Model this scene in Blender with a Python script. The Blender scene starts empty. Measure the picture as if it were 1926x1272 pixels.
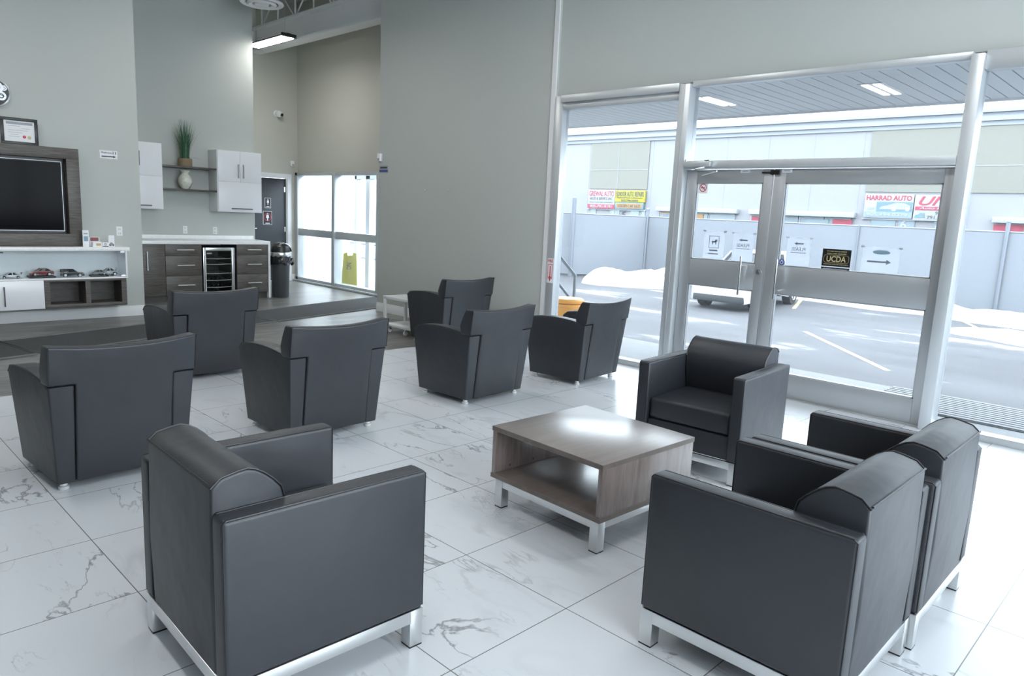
import bpy, bmesh, math, random
from mathutils import Matrix, Vector
S = bpy.context.scene
COL = S.collection
R = math.radians
PI = math.pi

# ------------------------------------------------------------------ camera
F_PX, PITCH, ROLL, YAW = 1360.5456, R(9.7128), R(2.65008), R(44.3816)
cy, sy = math.cos(YAW), math.sin(YAW)
fw = Vector((-sy * math.cos(PITCH), cy * math.cos(PITCH), -math.sin(PITCH)))
rt0 = Vector((cy, sy, 0)); up0 = rt0.cross(fw)
rt = math.cos(ROLL) * rt0 + math.sin(ROLL) * up0
up = -math.sin(ROLL) * rt0 + math.cos(ROLL) * up0
cam = bpy.data.objects.new('camera', bpy.data.cameras.new('camera'))
COL.objects.link(cam)
cam.matrix_world = Matrix(((rt.x, up.x, -fw.x, 0), (rt.y, up.y, -fw.y, 0), (rt.z, up.z, -fw.z, 1.57), (0, 0, 0, 1)))
cam.data.sensor_width = 36
cam.data.lens = 36 * F_PX / 1926
cam.data.clip_end = 500
S.camera = cam

# ------------------------------------------------------------------ world, exposure
world = bpy.data.worlds.new('overcast_sky'); S.world = world
world.use_nodes = True
bg = world.node_tree.nodes['Background']
bg.inputs[0].default_value = (0.86, 0.93, 1.0, 1)
bg.inputs[1].default_value = 4.0
S.view_settings.view_transform = 'Standard'
S.view_settings.look = 'None'
S.view_settings.gamma = 1
S.view_settings.use_curve_mapping = False
S.view_settings.exposure = 1.22
S.cycles.use_denoising = True
S.cycles.max_bounces = 10
S.cycles.diffuse_bounces = 5
S.cycles.transparent_max_bounces = 16
S.cycles.caustics_reflective = False
S.cycles.caustics_refractive = False
S.cycles.sample_clamp_indirect = 8
LAMP_POWER = 15.0          # emission of the ceiling lights' diffusers

# ------------------------------------------------------------------ materials
MATS = {}
def nodes_of(m):
    m.use_nodes = True
    nt = m.node_tree
    return nt, nt.nodes, nt.links, nt.nodes['Principled BSDF']
def mat(name, col, rough=0.5, metal=0.0, spec=0.5, coat=0.0, emit=None, bump=0.0, bscale=200, var=0.0, vscale=8, sheen=0.0):
    m = bpy.data.materials.new(name); MATS[name] = m
    nt, N, L, b = nodes_of(m)
    b.inputs['Base Color'].default_value = (*col, 1)
    b.inputs['Roughness'].default_value = rough
    b.inputs['Metallic'].default_value = metal
    b.inputs['Specular IOR Level'].default_value = spec
    b.inputs['Coat Weight'].default_value = coat
    b.inputs['Coat Roughness'].default_value = 0.15
    if sheen: b.inputs['Sheen Weight'].default_value = sheen
    if emit:
        b.inputs['Emission Color'].default_value = (*col, 1)
        b.inputs['Emission Strength'].default_value = emit
    if bump or var:
        tc = N.new('ShaderNodeTexCoord')
    if bump:
        n = N.new('ShaderNodeTexNoise'); n.inputs['Scale'].default_value = bscale; n.inputs['Detail'].default_value = 4
        L.new(tc.outputs['Object'], n.inputs['Vector'])
        bp = N.new('ShaderNodeBump'); bp.inputs['Strength'].default_value = bump; bp.inputs['Distance'].default_value = 0.004
        L.new(n.outputs['Fac'], bp.inputs['Height']); L.new(bp.outputs['Normal'], b.inputs['Normal'])
    if var:
        n2 = N.new('ShaderNodeTexNoise'); n2.inputs['Scale'].default_value = vscale; n2.inputs['Detail'].default_value = 3
        L.new(tc.outputs['Object'], n2.inputs['Vector'])
        mr = N.new('ShaderNodeMapRange'); mr.inputs[1].default_value = 0.3; mr.inputs[2].default_value = 0.7
        mr.inputs[3].default_value = 1 - var; mr.inputs[4].default_value = 1 + var
        L.new(n2.outputs['Fac'], mr.inputs[0])
        mx = N.new('ShaderNodeVectorMath'); mx.operation = 'SCALE'
        mx.inputs[0].default_value = col; L.new(mr.outputs[0], mx.inputs['Scale'])
        L.new(mx.outputs[0], b.inputs['Base Color'])
    return m

def wood(name, c1, c2, scale, rough=0.45, spec=0.5, coat=0.0, planks=None, coat_rough=0.12):
    """grain stretched by scale=(sx,sy,sz); planks=(axis, width, joint colour)"""
    m = bpy.data.materials.new(name); MATS[name] = m
    nt, N, L, b = nodes_of(m)
    tc = N.new('ShaderNodeTexCoord')
    vec = tc.outputs['Object']
    if planks:
        sep = N.new('ShaderNodeSeparateXYZ'); L.new(vec, sep.inputs[0])
        dv = N.new('ShaderNodeMath'); dv.operation = 'DIVIDE'; dv.inputs[1].default_value = planks[1]
        L.new(sep.outputs['XYZ'.index(planks[0])], dv.inputs[0])
        fl = N.new('ShaderNodeMath'); fl.operation = 'FLOOR'; L.new(dv.outputs[0], fl.inputs[0])
        wn = N.new('ShaderNodeTexWhiteNoise'); wn.noise_dimensions = '1D'; L.new(fl.outputs[0], wn.inputs['W'])
        # board ends, staggered per row
        ln = N.new('ShaderNodeMath'); ln.operation = 'MULTIPLY_ADD'; ln.inputs[1].default_value = 1 / 1.22
        L.new(sep.outputs[1 if planks[0] == 'X' else 0], ln.inputs[0]); L.new(wn.outputs['Value'], ln.inputs[2])
        fl2 = N.new('ShaderNodeMath'); fl2.operation = 'FLOOR'; L.new(ln.outputs[0], fl2.inputs[0])
        cmb = N.new('ShaderNodeCombineXYZ'); L.new(fl.outputs[0], cmb.inputs[0]); L.new(fl2.outputs[0], cmb.inputs[1])
        wn2 = N.new('ShaderNodeTexWhiteNoise'); wn2.noise_dimensions = '3D'; L.new(cmb.outputs[0], wn2.inputs['Vector'])
        sc = N.new('ShaderNodeVectorMath'); sc.operation = 'SCALE'; sc.inputs['Scale'].default_value = 9
        L.new(wn2.outputs['Color'], sc.inputs[0])
        ad = N.new('ShaderNodeVectorMath'); ad.operation = 'ADD'; L.new(vec, ad.inputs[0]); L.new(sc.outputs[0], ad.inputs[1])
        vec = ad.outputs[0]
    mp = N.new('ShaderNodeMapping'); mp.inputs['Scale'].default_value = scale; L.new(vec, mp.inputs[0])
    n = N.new('ShaderNodeTexNoise'); n.inputs['Scale'].default_value = 1; n.inputs['Detail'].default_value = 7
    n.inputs['Roughness'].default_value = 0.62; n.inputs['Distortion'].default_value = 0.7
    L.new(mp.outputs[0], n.inputs['Vector'])
    cr = N.new('ShaderNodeValToRGB')
    cr.color_ramp.elements[0].position = 0.33; cr.color_ramp.elements[0].color = (*c1, 1)
    cr.color_ramp.elements[1].position = 0.68; cr.color_ramp.elements[1].color = (*c2, 1)
    L.new(n.outputs['Fac'], cr.inputs[0])
    out = cr.outputs[0]
    if planks:
        mr = N.new('ShaderNodeMapRange'); mr.inputs[3].default_value = 0.78; mr.inputs[4].default_value = 1.18
        L.new(wn2.outputs['Value'], mr.inputs[0])
        s2 = N.new('ShaderNodeVectorMath'); s2.operation = 'SCALE'; L.new(out, s2.inputs[0]); L.new(mr.outputs[0], s2.inputs['Scale'])
        out = s2.outputs[0]
        fr = N.new('ShaderNodeMath'); fr.operation = 'FRACT'; L.new(dv.outputs[0], fr.inputs[0])
        lt = N.new('ShaderNodeMath'); lt.operation = 'LESS_THAN'; lt.inputs[1].default_value = 0.02; L.new(fr.outputs[0], lt.inputs[0])
        mx = N.new('ShaderNodeMix'); mx.data_type = 'RGBA'; L.new(lt.outputs[0], mx.inputs[0])
        L.new(out, mx.inputs[6]); mx.inputs[7].default_value = (*[c * 0.5 for c in c1], 1)
        out = mx.outputs[2]
    L.new(out, b.inputs['Base Color'])
    b.inputs['Roughness'].default_value = rough
    b.inputs['Specular IOR Level'].default_value = spec
    b.inputs['Coat Weight'].default_value = coat
    b.inputs['Coat Roughness'].default_value = coat_rough
    b.inputs['Coat IOR'].default_value = 1.7
    return m

def glass(name, tint=(0.93, 0.965, 0.97), haze=0.03):
    m = bpy.data.materials.new(name); MATS[name] = m
    m.use_nodes = True
    nt = m.node_tree; N = nt.nodes; L = nt.links
    N.remove(N['Principled BSDF'])
    out = N['Material Output']
    tr = N.new('ShaderNodeBsdfTransparent'); tr.inputs[0].default_value = (*tint, 1)
    gl = N.new('ShaderNodeBsdfGlossy'); gl.inputs['Roughness'].default_value = 0.0
    fr = N.new('ShaderNodeFresnel')
    ge = N.new('ShaderNodeNewGeometry'); ior = N.new('ShaderNodeMapRange')      # same thin pane from either face
    ior.inputs[3].default_value = 1.33; ior.inputs[4].default_value = 1 / 1.33
    L.new(ge.outputs['Backfacing'], ior.inputs[0]); L.new(ior.outputs[0], fr.inputs['IOR'])
    mx = N.new('ShaderNodeMixShader')
    L.new(fr.outputs[0], mx.inputs[0]); L.new(tr.outputs[0], mx.inputs[1]); L.new(gl.outputs[0], mx.inputs[2])
    last = mx.outputs[0]
    if haze:
        tl = N.new('ShaderNodeBsdfTranslucent'); tl.inputs[0].default_value = (0.9, 0.95, 1, 1)
        mx2 = N.new('ShaderNodeMixShader'); mx2.inputs[0].default_value = haze  # pale blue translucent share, mixed in as haze over the view outside
        L.new(last, mx2.inputs[1]); L.new(tl.outputs[0], mx2.inputs[2]); last = mx2.outputs[0]
    L.new(last, out.inputs['Surface'])
    return m

def tile_material():
    m = bpy.data.materials.new('marble_tile'); MATS['marble_tile'] = m
    nt, N, L, b = nodes_of(m)
    tc = N.new('ShaderNodeTexCoord')
    mp = N.new('ShaderNodeMapping'); mp.vector_type = 'POINT'
    mp.inputs['Location'].default_value = (1.7066 / 0.61, -2.130 / 0.6135, 0); mp.inputs['Scale'].default_value = (1 / 0.61, 1 / 0.6135, 1)
    L.new(tc.outputs['Object'], mp.inputs[0])
    fl = N.new('ShaderNodeVectorMath'); fl.operation = 'FLOOR'; L.new(mp.outputs[0], fl.inputs[0])
    wn = N.new('ShaderNodeTexWhiteNoise'); wn.noise_dimensions = '2D'; L.new(fl.outputs[0], wn.inputs['Vector'])
    fr = N.new('ShaderNodeVectorMath'); fr.operation = 'FRACTION'; L.new(mp.outputs[0], fr.inputs[0])
    sp = N.new('ShaderNodeSeparateXYZ'); L.new(fr.outputs[0], sp.inputs[0])
    def edge(sock):
        a = N.new('ShaderNodeMath'); a.operation = 'SUBTRACT'; a.inputs[0].default_value = 0.5; L.new(sock, a.inputs[1])
        c = N.new('ShaderNodeMath'); c.operation = 'ABSOLUTE'; L.new(a.outputs[0], c.inputs[0])
        return c.outputs[0]
    mxm = N.new('ShaderNodeMath'); mxm.operation = 'MAXIMUM'; L.new(edge(sp.outputs[0]), mxm.inputs[0]); L.new(edge(sp.outputs[1]), mxm.inputs[1])
    gr = N.new('ShaderNodeMath'); gr.operation = 'GREATER_THAN'; gr.inputs[1].default_value = 0.4966; L.new(mxm.outputs[0], gr.inputs[0])
    # marble veins, shifted and turned per tile
    sc = N.new('ShaderNodeVectorMath'); sc.operation = 'SCALE'; sc.inputs['Scale'].default_value = 13
    L.new(wn.outputs['Color'], sc.inputs[0])
    ad = N.new('ShaderNodeVectorMath'); ad.operation = 'ADD'; L.new(tc.outputs['Object'], ad.inputs[0]); L.new(sc.outputs[0], ad.inputs[1])
    def vein(scale, rot, dist, width, mlo, mhi, mscale):
        q = N.new('ShaderNodeMapping'); q.inputs['Rotation'].default_value = (0, 0, rot); q.inputs['Scale'].default_value = (1, 2.6, 1)
        L.new(ad.outputs[0], q.inputs[0])
        n = N.new('ShaderNodeTexNoise'); n.inputs['Scale'].default_value = scale; n.inputs['Detail'].default_value = 6; n.inputs['Roughness'].default_value = 0.55
        n.inputs['Distortion'].default_value = dist; L.new(q.outputs[0], n.inputs['Vector'])
        s = N.new('ShaderNodeMath'); s.operation = 'SUBTRACT'; s.inputs[1].default_value = 0.5; L.new(n.outputs['Fac'], s.inputs[0])
        a = N.new('ShaderNodeMath'); a.operation = 'ABSOLUTE'; L.new(s.outputs[0], a.inputs[0])
        r = N.new('ShaderNodeMapRange'); r.inputs[1].default_value = 0; r.inputs[2].default_value = width; r.inputs[3].default_value = 1; r.inputs[4].default_value = 0
        L.new(a.outputs[0], r.inputs[0])
        n2 = N.new('ShaderNodeTexNoise'); n2.inputs['Scale'].default_value = mscale; n2.inputs['Detail'].default_value = 2; L.new(ad.outputs[0], n2.inputs['Vector'])
        r2 = N.new('ShaderNodeMapRange'); r2.inputs[1].default_value = mlo; r2.inputs[2].default_value = mhi; L.new(n2.outputs['Fac'], r2.inputs[0])
        ml = N.new('ShaderNodeMath'); ml.operation = 'MULTIPLY'; L.new(r.outputs[0], ml.inputs[0]); L.new(r2.outputs[0], ml.inputs[1])
        return ml.outputs[0]
    v1 = vein(0.85, 0.62, 0.55, 0.0105, 0.47, 0.60, 1.3)
    v2 = vein(1.1, 0.5, 0.8, 0.055, 0.54, 0.72, 1.6)
    v3 = vein(1.9, -0.5, 0.4, 0.010, 0.56, 0.66, 1.8)
    k = N.new('ShaderNodeMath'); k.operation = 'MULTIPLY'; k.inputs[1].default_value = 0.38; L.new(v2, k.inputs[0])
    tot = N.new('ShaderNodeMath'); tot.operation = 'MAXIMUM'; L.new(v1, tot.inputs[0]); L.new(k.outputs[0], tot.inputs[1])
    k3 = N.new('ShaderNodeMath'); k3.operation = 'MULTIPLY'; k3.inputs[1].default_value = 0.7; L.new(v3, k3.inputs[0])
    tot2 = N.new('ShaderNodeMath'); tot2.operation = 'MAXIMUM'; L.new(tot.outputs[0], tot2.inputs[0]); L.new(k3.outputs[0], tot2.inputs[1]); tot = tot2
    c1 = N.new('ShaderNodeMix'); c1.data_type = 'RGBA'; L.new(tot.outputs[0], c1.inputs[0])
    c1.inputs[6].default_value = (0.70, 0.725, 0.76, 1); c1.inputs[7].default_value = (0.30, 0.31, 0.33, 1)
    c2 = N.new('ShaderNodeMix'); c2.data_type = 'RGBA'; L.new(gr.outputs[0], c2.inputs[0])
    L.new(c1.outputs[2], c2.inputs[6]); c2.inputs[7].default_value = (0.18, 0.185, 0.19, 1)
    L.new(c2.outputs[2], b.inputs['Base Color'])
    b.inputs['Roughness'].default_value = 0.25
    b.inputs['Specular IOR Level'].default_value = 0.45
    return m

def asphalt_material():
    m = bpy.data.materials.new('wet_asphalt_with_snow'); MATS['asphalt'] = m
    nt, N, L, b = nodes_of(m)
    tc = N.new('ShaderNodeTexCoord')
    n = N.new('ShaderNodeTexNoise'); n.inputs['Scale'].default_value = 0.35; n.inputs['Detail'].default_value = 6; n.inputs['Roughness'].default_value = 0.6
    mp = N.new('ShaderNodeMapping'); mp.inputs['Scale'].default_value = (0.8, 2.2, 1); L.new(tc.outputs['Object'], mp.inputs[0]); L.new(mp.outputs[0], n.inputs['Vector'])
    cr = N.new('ShaderNodeValToRGB'); E = cr.color_ramp.elements
    E[0].position = 0.36; E[0].color = (0.068, 0.068, 0.075, 1)
    E[1].position = 0.60; E[1].color = (0.095, 0.095, 0.104, 1)
    e = E.new(0.66); e.color = (0.26, 0.27, 0.29, 1)
    L.new(n.outputs['Fac'], cr.inputs[0]); L.new(cr.outputs[0], b.inputs['Base Color'])
    b.inputs['Roughness'].default_value = 0.8
    b.inputs['Specular IOR Level'].default_value = 0.25
    return m

tile_material(); asphalt_material()
mat('wall_paint', (0.50, 0.525, 0.50), 0.75, bump=0.05, bscale=300)
mat('tan_paint', (0.55, 0.545, 0.49), 0.75)
mat('white_paint', (0.78, 0.79, 0.80), 0.45)
mat('white_gloss', (0.88, 0.89, 0.92), 0.22)
mat('quartz', (0.90, 0.91, 0.91), 0.25, var=0.03, vscale=30)
mat('ceiling_paint', (0.60, 0.61, 0.60), 0.8)
m_ = mat('leather', (0.025, 0.0275, 0.034), 0.45, spec=0.62, bump=0.10, bscale=420)
_nt = m_.node_tree; _b = _nt.nodes['Principled BSDF']; _bp = next(n for n in _nt.nodes if n.type == 'BUMP'); _tc = next(n for n in _nt.nodes if n.type == 'TEX_COORD')
_n = _nt.nodes.new('ShaderNodeTexNoise'); _n.inputs['Scale'].default_value = 5.5; _n.inputs['Detail'].default_value = 2; _nt.links.new(_tc.outputs['Object'], _n.inputs['Vector'])
_b2 = _nt.nodes.new('ShaderNodeBump'); _b2.inputs['Strength'].default_value = 0.35; _b2.inputs['Distance'].default_value = 0.02
_nt.links.new(_n.outputs['Fac'], _b2.inputs['Height']); _nt.links.new(_b2.outputs['Normal'], _bp.inputs['Normal'])
mat('piping', (0.012, 0.013, 0.016), 0.4)
mat('steel', (0.72, 0.73, 0.73), 0.28, metal=1, bump=0.02, bscale=90)
mat('chrome', (0.85, 0.86, 0.87), 0.12, metal=1)
mat('nickel', (0.82, 0.82, 0.81), 0.3, metal=0.45)
mat('dark_steel', (0.22, 0.22, 0.23), 0.35, metal=0.7)
mat('aluminium', (0.62, 0.65, 0.67), 0.38, metal=0.55)
mat('aluminium_door', (0.50, 0.52, 0.54), 0.36, metal=0.6)
mat('black_plastic', (0.012, 0.012, 0.013), 0.35)
mat('dark_grey', (0.05, 0.055, 0.06), 0.5)
mat('charcoal_door', (0.045, 0.05, 0.06), 0.4)
mat('screen', (0.006, 0.006, 0.008), 0.10, spec=0.04)
mat('rubber', (0.02, 0.02, 0.02), 0.7)
mat('mat_carpet', (0.055, 0.058, 0.06), 0.9, bump=0.5, bscale=350, var=0.2, vscale=60)
mat('mat_border', (0.16, 0.165, 0.165), 0.7)
mat('black_bag', (0.012, 0.012, 0.014), 0.25)
mat('lamp_diffuser', (1.0, 0.98, 0.94), 0.5, emit=LAMP_POWER)
mat('reflection_glow', (1.0, 1.0, 1.0), 0.5, emit=2.5)  # glow for the stand-in lamp reflections above the doors
mat('paper', (0.82, 0.83, 0.85), 0.6)
mat('ink', (0.05, 0.05, 0.07), 0.6)
mat('ink_grey', (0.35, 0.36, 0.4), 0.6)
mat('ink_blue', (0.05, 0.09, 0.3), 0.5)
mat('red', (0.62, 0.06, 0.09), 0.5)
mat('pink', (0.80, 0.32, 0.40), 0.5)
mat('sign_white', (0.30, 0.315, 0.33), 0.6)
mat('sign_red', (0.30, 0.045, 0.075), 0.6)
mat('sign_yellow', (0.36, 0.33, 0.025), 0.6)
mat('sign_ink', (0.06, 0.065, 0.08), 0.6)
mat('sign_blue', (0.12, 0.19, 0.225), 0.6)
mat('sign_teal', (0.19, 0.25, 0.28), 0.6)
mat('sign_orange', (0.36, 0.20, 0.07), 0.6)
mat('gold', (0.55, 0.47, 0.24), 0.4)
mat('yellow', (0.85, 0.78, 0.08), 0.45)
mat('yellow_dull', (0.62, 0.58, 0.08), 0.45)
mat('orange', (0.85, 0.36, 0.04), 0.4)
mat('tan_sign', (0.5, 0.36, 0.17), 0.5)
mat('blue_grey', (0.22, 0.36, 0.45), 0.5)
mat('teal_light', (0.45, 0.6, 0.68), 0.5)
mat('grass_green', (0.045, 0.14, 0.075), 0.5, var=0.35, vscale=20)
mat('basket', (0.26, 0.19, 0.115), 0.8, bump=0.6, bscale=90)
mat('ceramic', (0.66, 0.66, 0.58), 0.12, var=0.12, vscale=25, coat=0.5)
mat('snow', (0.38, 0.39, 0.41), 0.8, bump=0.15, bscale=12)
mat('concrete', (0.25, 0.255, 0.27), 0.7, var=0.06, vscale=3)
mat('soffit', (0.82, 0.83, 0.84), 0.5)
mat('soffit_groove', (0.2, 0.2, 0.21), 0.8)
mat('siding', (0.25, 0.252, 0.27), 0.7)
mat('siding_trim', (0.25, 0.27, 0.30), 0.6)
mat('beige_panel', (0.19, 0.188, 0.165), 0.7)
mat('shop_glass', (0.20, 0.25, 0.28), 0.2)
mat('fence_mesh', (0.20, 0.215, 0.24), 0.8, bump=0.3, bscale=30)
mat('galvanised', (0.19, 0.21, 0.24), 0.45, metal=0.4)
mat('car_white', (0.62, 0.64, 0.67), 0.2, coat=0.6)
mat('car_red', (0.22, 0.018, 0.022), 0.2, coat=0.8)
mat('car_black', (0.012, 0.013, 0.015), 0.18, coat=0.8)
mat('car_grey', (0.24, 0.25, 0.26), 0.25, coat=0.6)
mat('car_silver', (0.50, 0.52, 0.54), 0.25, coat=0.6)
mat('car_glass', (0.02, 0.023, 0.028), 0.08)
mat('brick_white', (0.5, 0.51, 0.52), 0.8)
wood('dark_wood', (0.055, 0.048, 0.042), (0.135, 0.122, 0.11), (6, 5, 75), 0.42)
wood('dark_wood_edge', (0.05, 0.045, 0.04), (0.10, 0.09, 0.085), (60, 5, 60), 0.45)
wood('walnut_laminate', (0.185, 0.145, 0.13), (0.285, 0.235, 0.215), (28, 28, 3), 0.26, spec=0.6, coat=0.3)
wood('walnut_top', (0.17, 0.135, 0.12), (0.235, 0.195, 0.178), (26, 3, 26), 0.34, spec=0.9, coat=1.0, coat_rough=0.30)
wood('walnut_edge', (0.13, 0.105, 0.09), (0.18, 0.15, 0.13), (10, 10, 10), 0.4)
wood('plank_floor', (0.10, 0.095, 0.088), (0.26, 0.25, 0.235), (26, 2.2, 1), 0.33, planks=('X', 0.18))
glass('clear_glass', (0.84, 0.87, 0.88), 0.015)
glass('side_glass', (0.97, 0.985, 0.985), 0.01)
glass('display_glass', (0.965, 0.985, 0.985), 0.0)

# ------------------------------------------------------------------ mesh helpers
class MB:
    def __init__(self): self.bm = bmesh.new()
    def box(self, x0, x1, y0, y1, z0, z1, r=0.0, seg=2, M=None):
        bm = self.bm
        res = bmesh.ops.create_cube(bm, size=1.0)
        vs = res['verts']
        for v in vs:
            v.co = Vector(((x0 + x1) / 2 + v.co.x * (x1 - x0), (y0 + y1) / 2 + v.co.y * (y1 - y0), (z0 + z1) / 2 + v.co.z * (z1 - z0)))
        if r > 0:
            es = list({e for v in vs for e in v.link_edges})
            g = bmesh.ops.bevel(bm, geom=es, offset=r, offset_type='OFFSET', segments=seg, profile=0.5, affect='EDGES')
            vs = list({v for f in g['faces'] for v in f.verts} | {v for v in vs if v.is_valid})
        if M is not None:
            for v in vs: v.co = M @ v.co
        return self
    def prism(self, pts, a0, a1, axis='x', r=0.0, seg=2, f=None):
        """polygon pts (u,v) extruded between a0 and a1 along axis; x: u=y v=z; y: u=x v=z; z: u=x v=y. f maps each coordinate"""
        bm = self.bm
        def P(a, u, v):
            c = {'x': (a, u, v), 'y': (u, a, v), 'z': (u, v, a)}[axis]
            return Vector(c) if f is None else Vector(f(*c))
        A = [bm.verts.new(P(a0, *q)) for q in pts]; Bv = [bm.verts.new(P(a1, *q)) for q in pts]
        n = len(pts); fs = [bm.faces.new(A), bm.faces.new(Bv[::-1])]
        for i in range(n):
            j = (i + 1) % n
            fs.append(bm.faces.new((A[j], A[i], Bv[i], Bv[j])))
        bmesh.ops.recalc_face_normals(bm, faces=fs)
        if r > 0:
            es = [e for e in {e for q in fs[:2] for e in q.edges}]
            bmesh.ops.bevel(bm, geom=es, offset=r, segments=seg, profile=0.5, affect='EDGES')
        return self
    def cyl(self, p, q, r, n=16, r2=None, caps=True):
        bm = self.bm; p = Vector(p); q = Vector(q); d = (q - p).normalized()
        a = d.orthogonal().normalized(); b = d.cross(a)
        r2 = r if r2 is None else r2
        A = [bm.verts.new(p + r * (math.cos(2 * PI * i / n) * a + math.sin(2 * PI * i / n) * b)) for i in range(n)]
        Bv = [bm.verts.new(q + r2 * (math.cos(2 * PI * i / n) * a + math.sin(2 * PI * i / n) * b)) for i in range(n)]
        for i in range(n):
            j = (i + 1) % n; bm.faces.new((A[i], A[j], Bv[j], Bv[i]))
        if caps: bm.faces.new(A[::-1]); bm.faces.new(Bv)
        return self
    def tube(self, pts, r, n=8, closed=False):
        bm = self.bm; pts = [Vector(p) for p in pts]; m = len(pts); rings = []
        nrm = None
        for i, p in enumerate(pts):
            a = pts[i - 1] if (i > 0 or closed) else p; b = pts[(i + 1) % m] if (i < m - 1 or closed) else p
            d = (b - a).normalized()
            if nrm is None: nrm = d.orthogonal().normalized()
            nrm = (nrm - nrm.dot(d) * d).normalized(); bi = d.cross(nrm)
            rings.append([bm.verts.new(p + r * (math.cos(2 * PI * k / n) * nrm + math.sin(2 * PI * k / n) * bi)) for k in range(n)])
        for i in range(m if closed else m - 1):
            A, Bv = rings[i], rings[(i + 1) % m]
            for k in range(n):
                l = (k + 1) % n; bm.faces.new((A[k], A[l], Bv[l], Bv[k]))
        if not closed: bm.faces.new(rings[0][::-1]); bm.faces.new(rings[-1])
        return self
    def lathe(self, prof, c=(0, 0, 0), n=28):
        bm = self.bm; c = Vector(c); rings = []
        for (r, z) in prof:
            rings.append([bm.verts.new(c + Vector((r * math.cos(2 * PI * k / n), r * math.sin(2 * PI * k / n), z))) for k in range(n)])
        for A, Bv in zip(rings, rings[1:]):
            for k in range(n):
                l = (k + 1) % n; bm.faces.new((A[k], A[l], Bv[l], Bv[k]))
        bm.faces.new(rings[0][::-1]); bm.faces.new(rings[-1])
        return self
    def quad(self, a, b, c, d):
        bm = self.bm; bm.faces.new([bm.verts.new(p) for p in (a, b, c, d)]); return self
    def sphere(self, c, r, sc=(1, 1, 1), u=20, v=12):
        res = bmesh.ops.create_uvsphere(self.bm, u_segments=u, v_segments=v, radius=r)
        for w in res['verts']: w.co = Vector((c[0] + w.co.x * sc[0], c[1] + w.co.y * sc[1], c[2] + w.co.z * sc[2]))
        return self
    def build(self, name, m, parent=None, world=False, smooth=38, label=None):
        if world and parent is not None:
            off = parent.location
            p = parent.parent
            while p is not None: off = off + p.location; p = p.parent
            for v in self.bm.verts: v.co -= off
        me = bpy.data.meshes.new(name); self.bm.to_mesh(me); self.bm.free()
        me.materials.append(MATS[m])
        for p in me.polygons: p.use_smooth = True
        me.set_sharp_from_angle(angle=R(smooth))
        o = bpy.data.objects.new(name, me); COL.objects.link(o)
        if parent is not None: o.parent = parent
        if label: o['label'] = label
        return o

def tag(o, label, cat=None, group=None, kind=None):
    o['label'] = label
    if cat: o['category'] = cat
    if group: o['group'] = group
    if kind: o['kind'] = kind
    return o
def thing(name, label, cat, loc=(0, 0, 0), rz=0.0, group=None, kind=None):
    o = bpy.data.objects.new(name, None); COL.objects.link(o)
    o.empty_display_size = 0.1
    o.location = loc; o.rotation_euler = (0, 0, rz)
    return tag(o, label, cat, group, kind)
def dup(root, loc=None, rz=None, label=None):
    r = root.copy(); COL.objects.link(r)
    if loc is not None: r.location = loc
    if rz is not None: r.rotation_euler = (0, 0, rz)
    if label: r['label'] = label
    for ch in list(root.children):
        c = ch.copy(); COL.objects.link(c); c.parent = r
        for g in list(ch.children):
            d = g.copy(); COL.objects.link(d); d.parent = c
    return r
def struct(name, mb, m, label, parent=None, cat='structure'):
    o = mb.build(name, m, parent)
    if parent is None: tag(o, label, cat, kind='structure')
    return o

AXES = {'+x': ((0, 1, 0), (0, 0, 1), (1, 0, 0)), '-y': ((1, 0, 0), (0, 0, 1), (0, -1, 0)),
        '+y': ((-1, 0, 0), (0, 0, 1), (0, 1, 0)), '-x': ((0, -1, 0), (0, 0, 1), (-1, 0, 0)),
        'up': ((1, 0, 0), (0, 1, 0), (0, 0, 1)), 'upy': ((0, 1, 0), (-1, 0, 0), (0, 0, 1))}
def text(name, s, w, h, c, face, m, parent, world=True, depth=0.0008, shear=0.0, turn=0.0, bold=0.0):
    """flat lettering of overall size w x h centred at c, on a surface that faces `face`"""
    cu = bpy.data.curves.new('lettering', 'FONT'); cu.body = s; cu.extrude = 0.002; cu.shear = shear
    cu.offset = bold; cu.resolution_u = 3
    to = bpy.data.objects.new('lettering', cu); COL.objects.link(to)
    dg = bpy.context.evaluated_depsgraph_get()
    me = bpy.data.meshes.new_from_object(to.evaluated_get(dg))
    bpy.data.objects.remove(to); bpy.data.curves.remove(cu)
    xs = [v.co.x for v in me.vertices]; ys = [v.co.y for v in me.vertices]
    x0, x1, y0, y1 = min(xs), max(xs), min(ys), max(ys)
    ax, ay, az = [Vector(a) for a in AXES[face]]
    off = Vector((0, 0, 0))
    if world:
        p = parent
        while p is not None: off = off + p.location; p = p.parent
    for v in me.vertices:
        u = ((v.co.x - x0) / (x1 - x0) - 0.5) * w; t = ((v.co.y - y0) / (y1 - y0) - 0.5) * h
        u, t = u * math.cos(turn) - t * math.sin(turn), u * math.sin(turn) + t * math.cos(turn)
        d = depth if v.co.z > 0 else -0.0002
        v.co = Vector(c) + u * ax + t * ay + d * az - off
    me.materials.clear(); me.materials.append(MATS[m])
    me.name = name
    o = bpy.data.objects.new(name, me); COL.objects.link(o); o.parent = parent
    return o
def plate(mb, face, c, w, h, d0, d1):
    """thin rectangular plate centred c, between depths d0..d1 along the face normal"""
    ax, ay, az = [Vector(a) for a in AXES[face]]; c = Vector(c)
    ps = [c + sx * w / 2 * ax + sy_ * h / 2 * ay + d * az for sx in (-1, 1) for sy_ in (-1, 1) for d in (d0, d1)]
    lo = [min(p[i] for p in ps) for i in range(3)]; hi = [max(p[i] for p in ps) for i in range(3)]
    mb.box(lo[0], hi[0], lo[1], hi[1], lo[2], hi[2]); return mb
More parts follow.
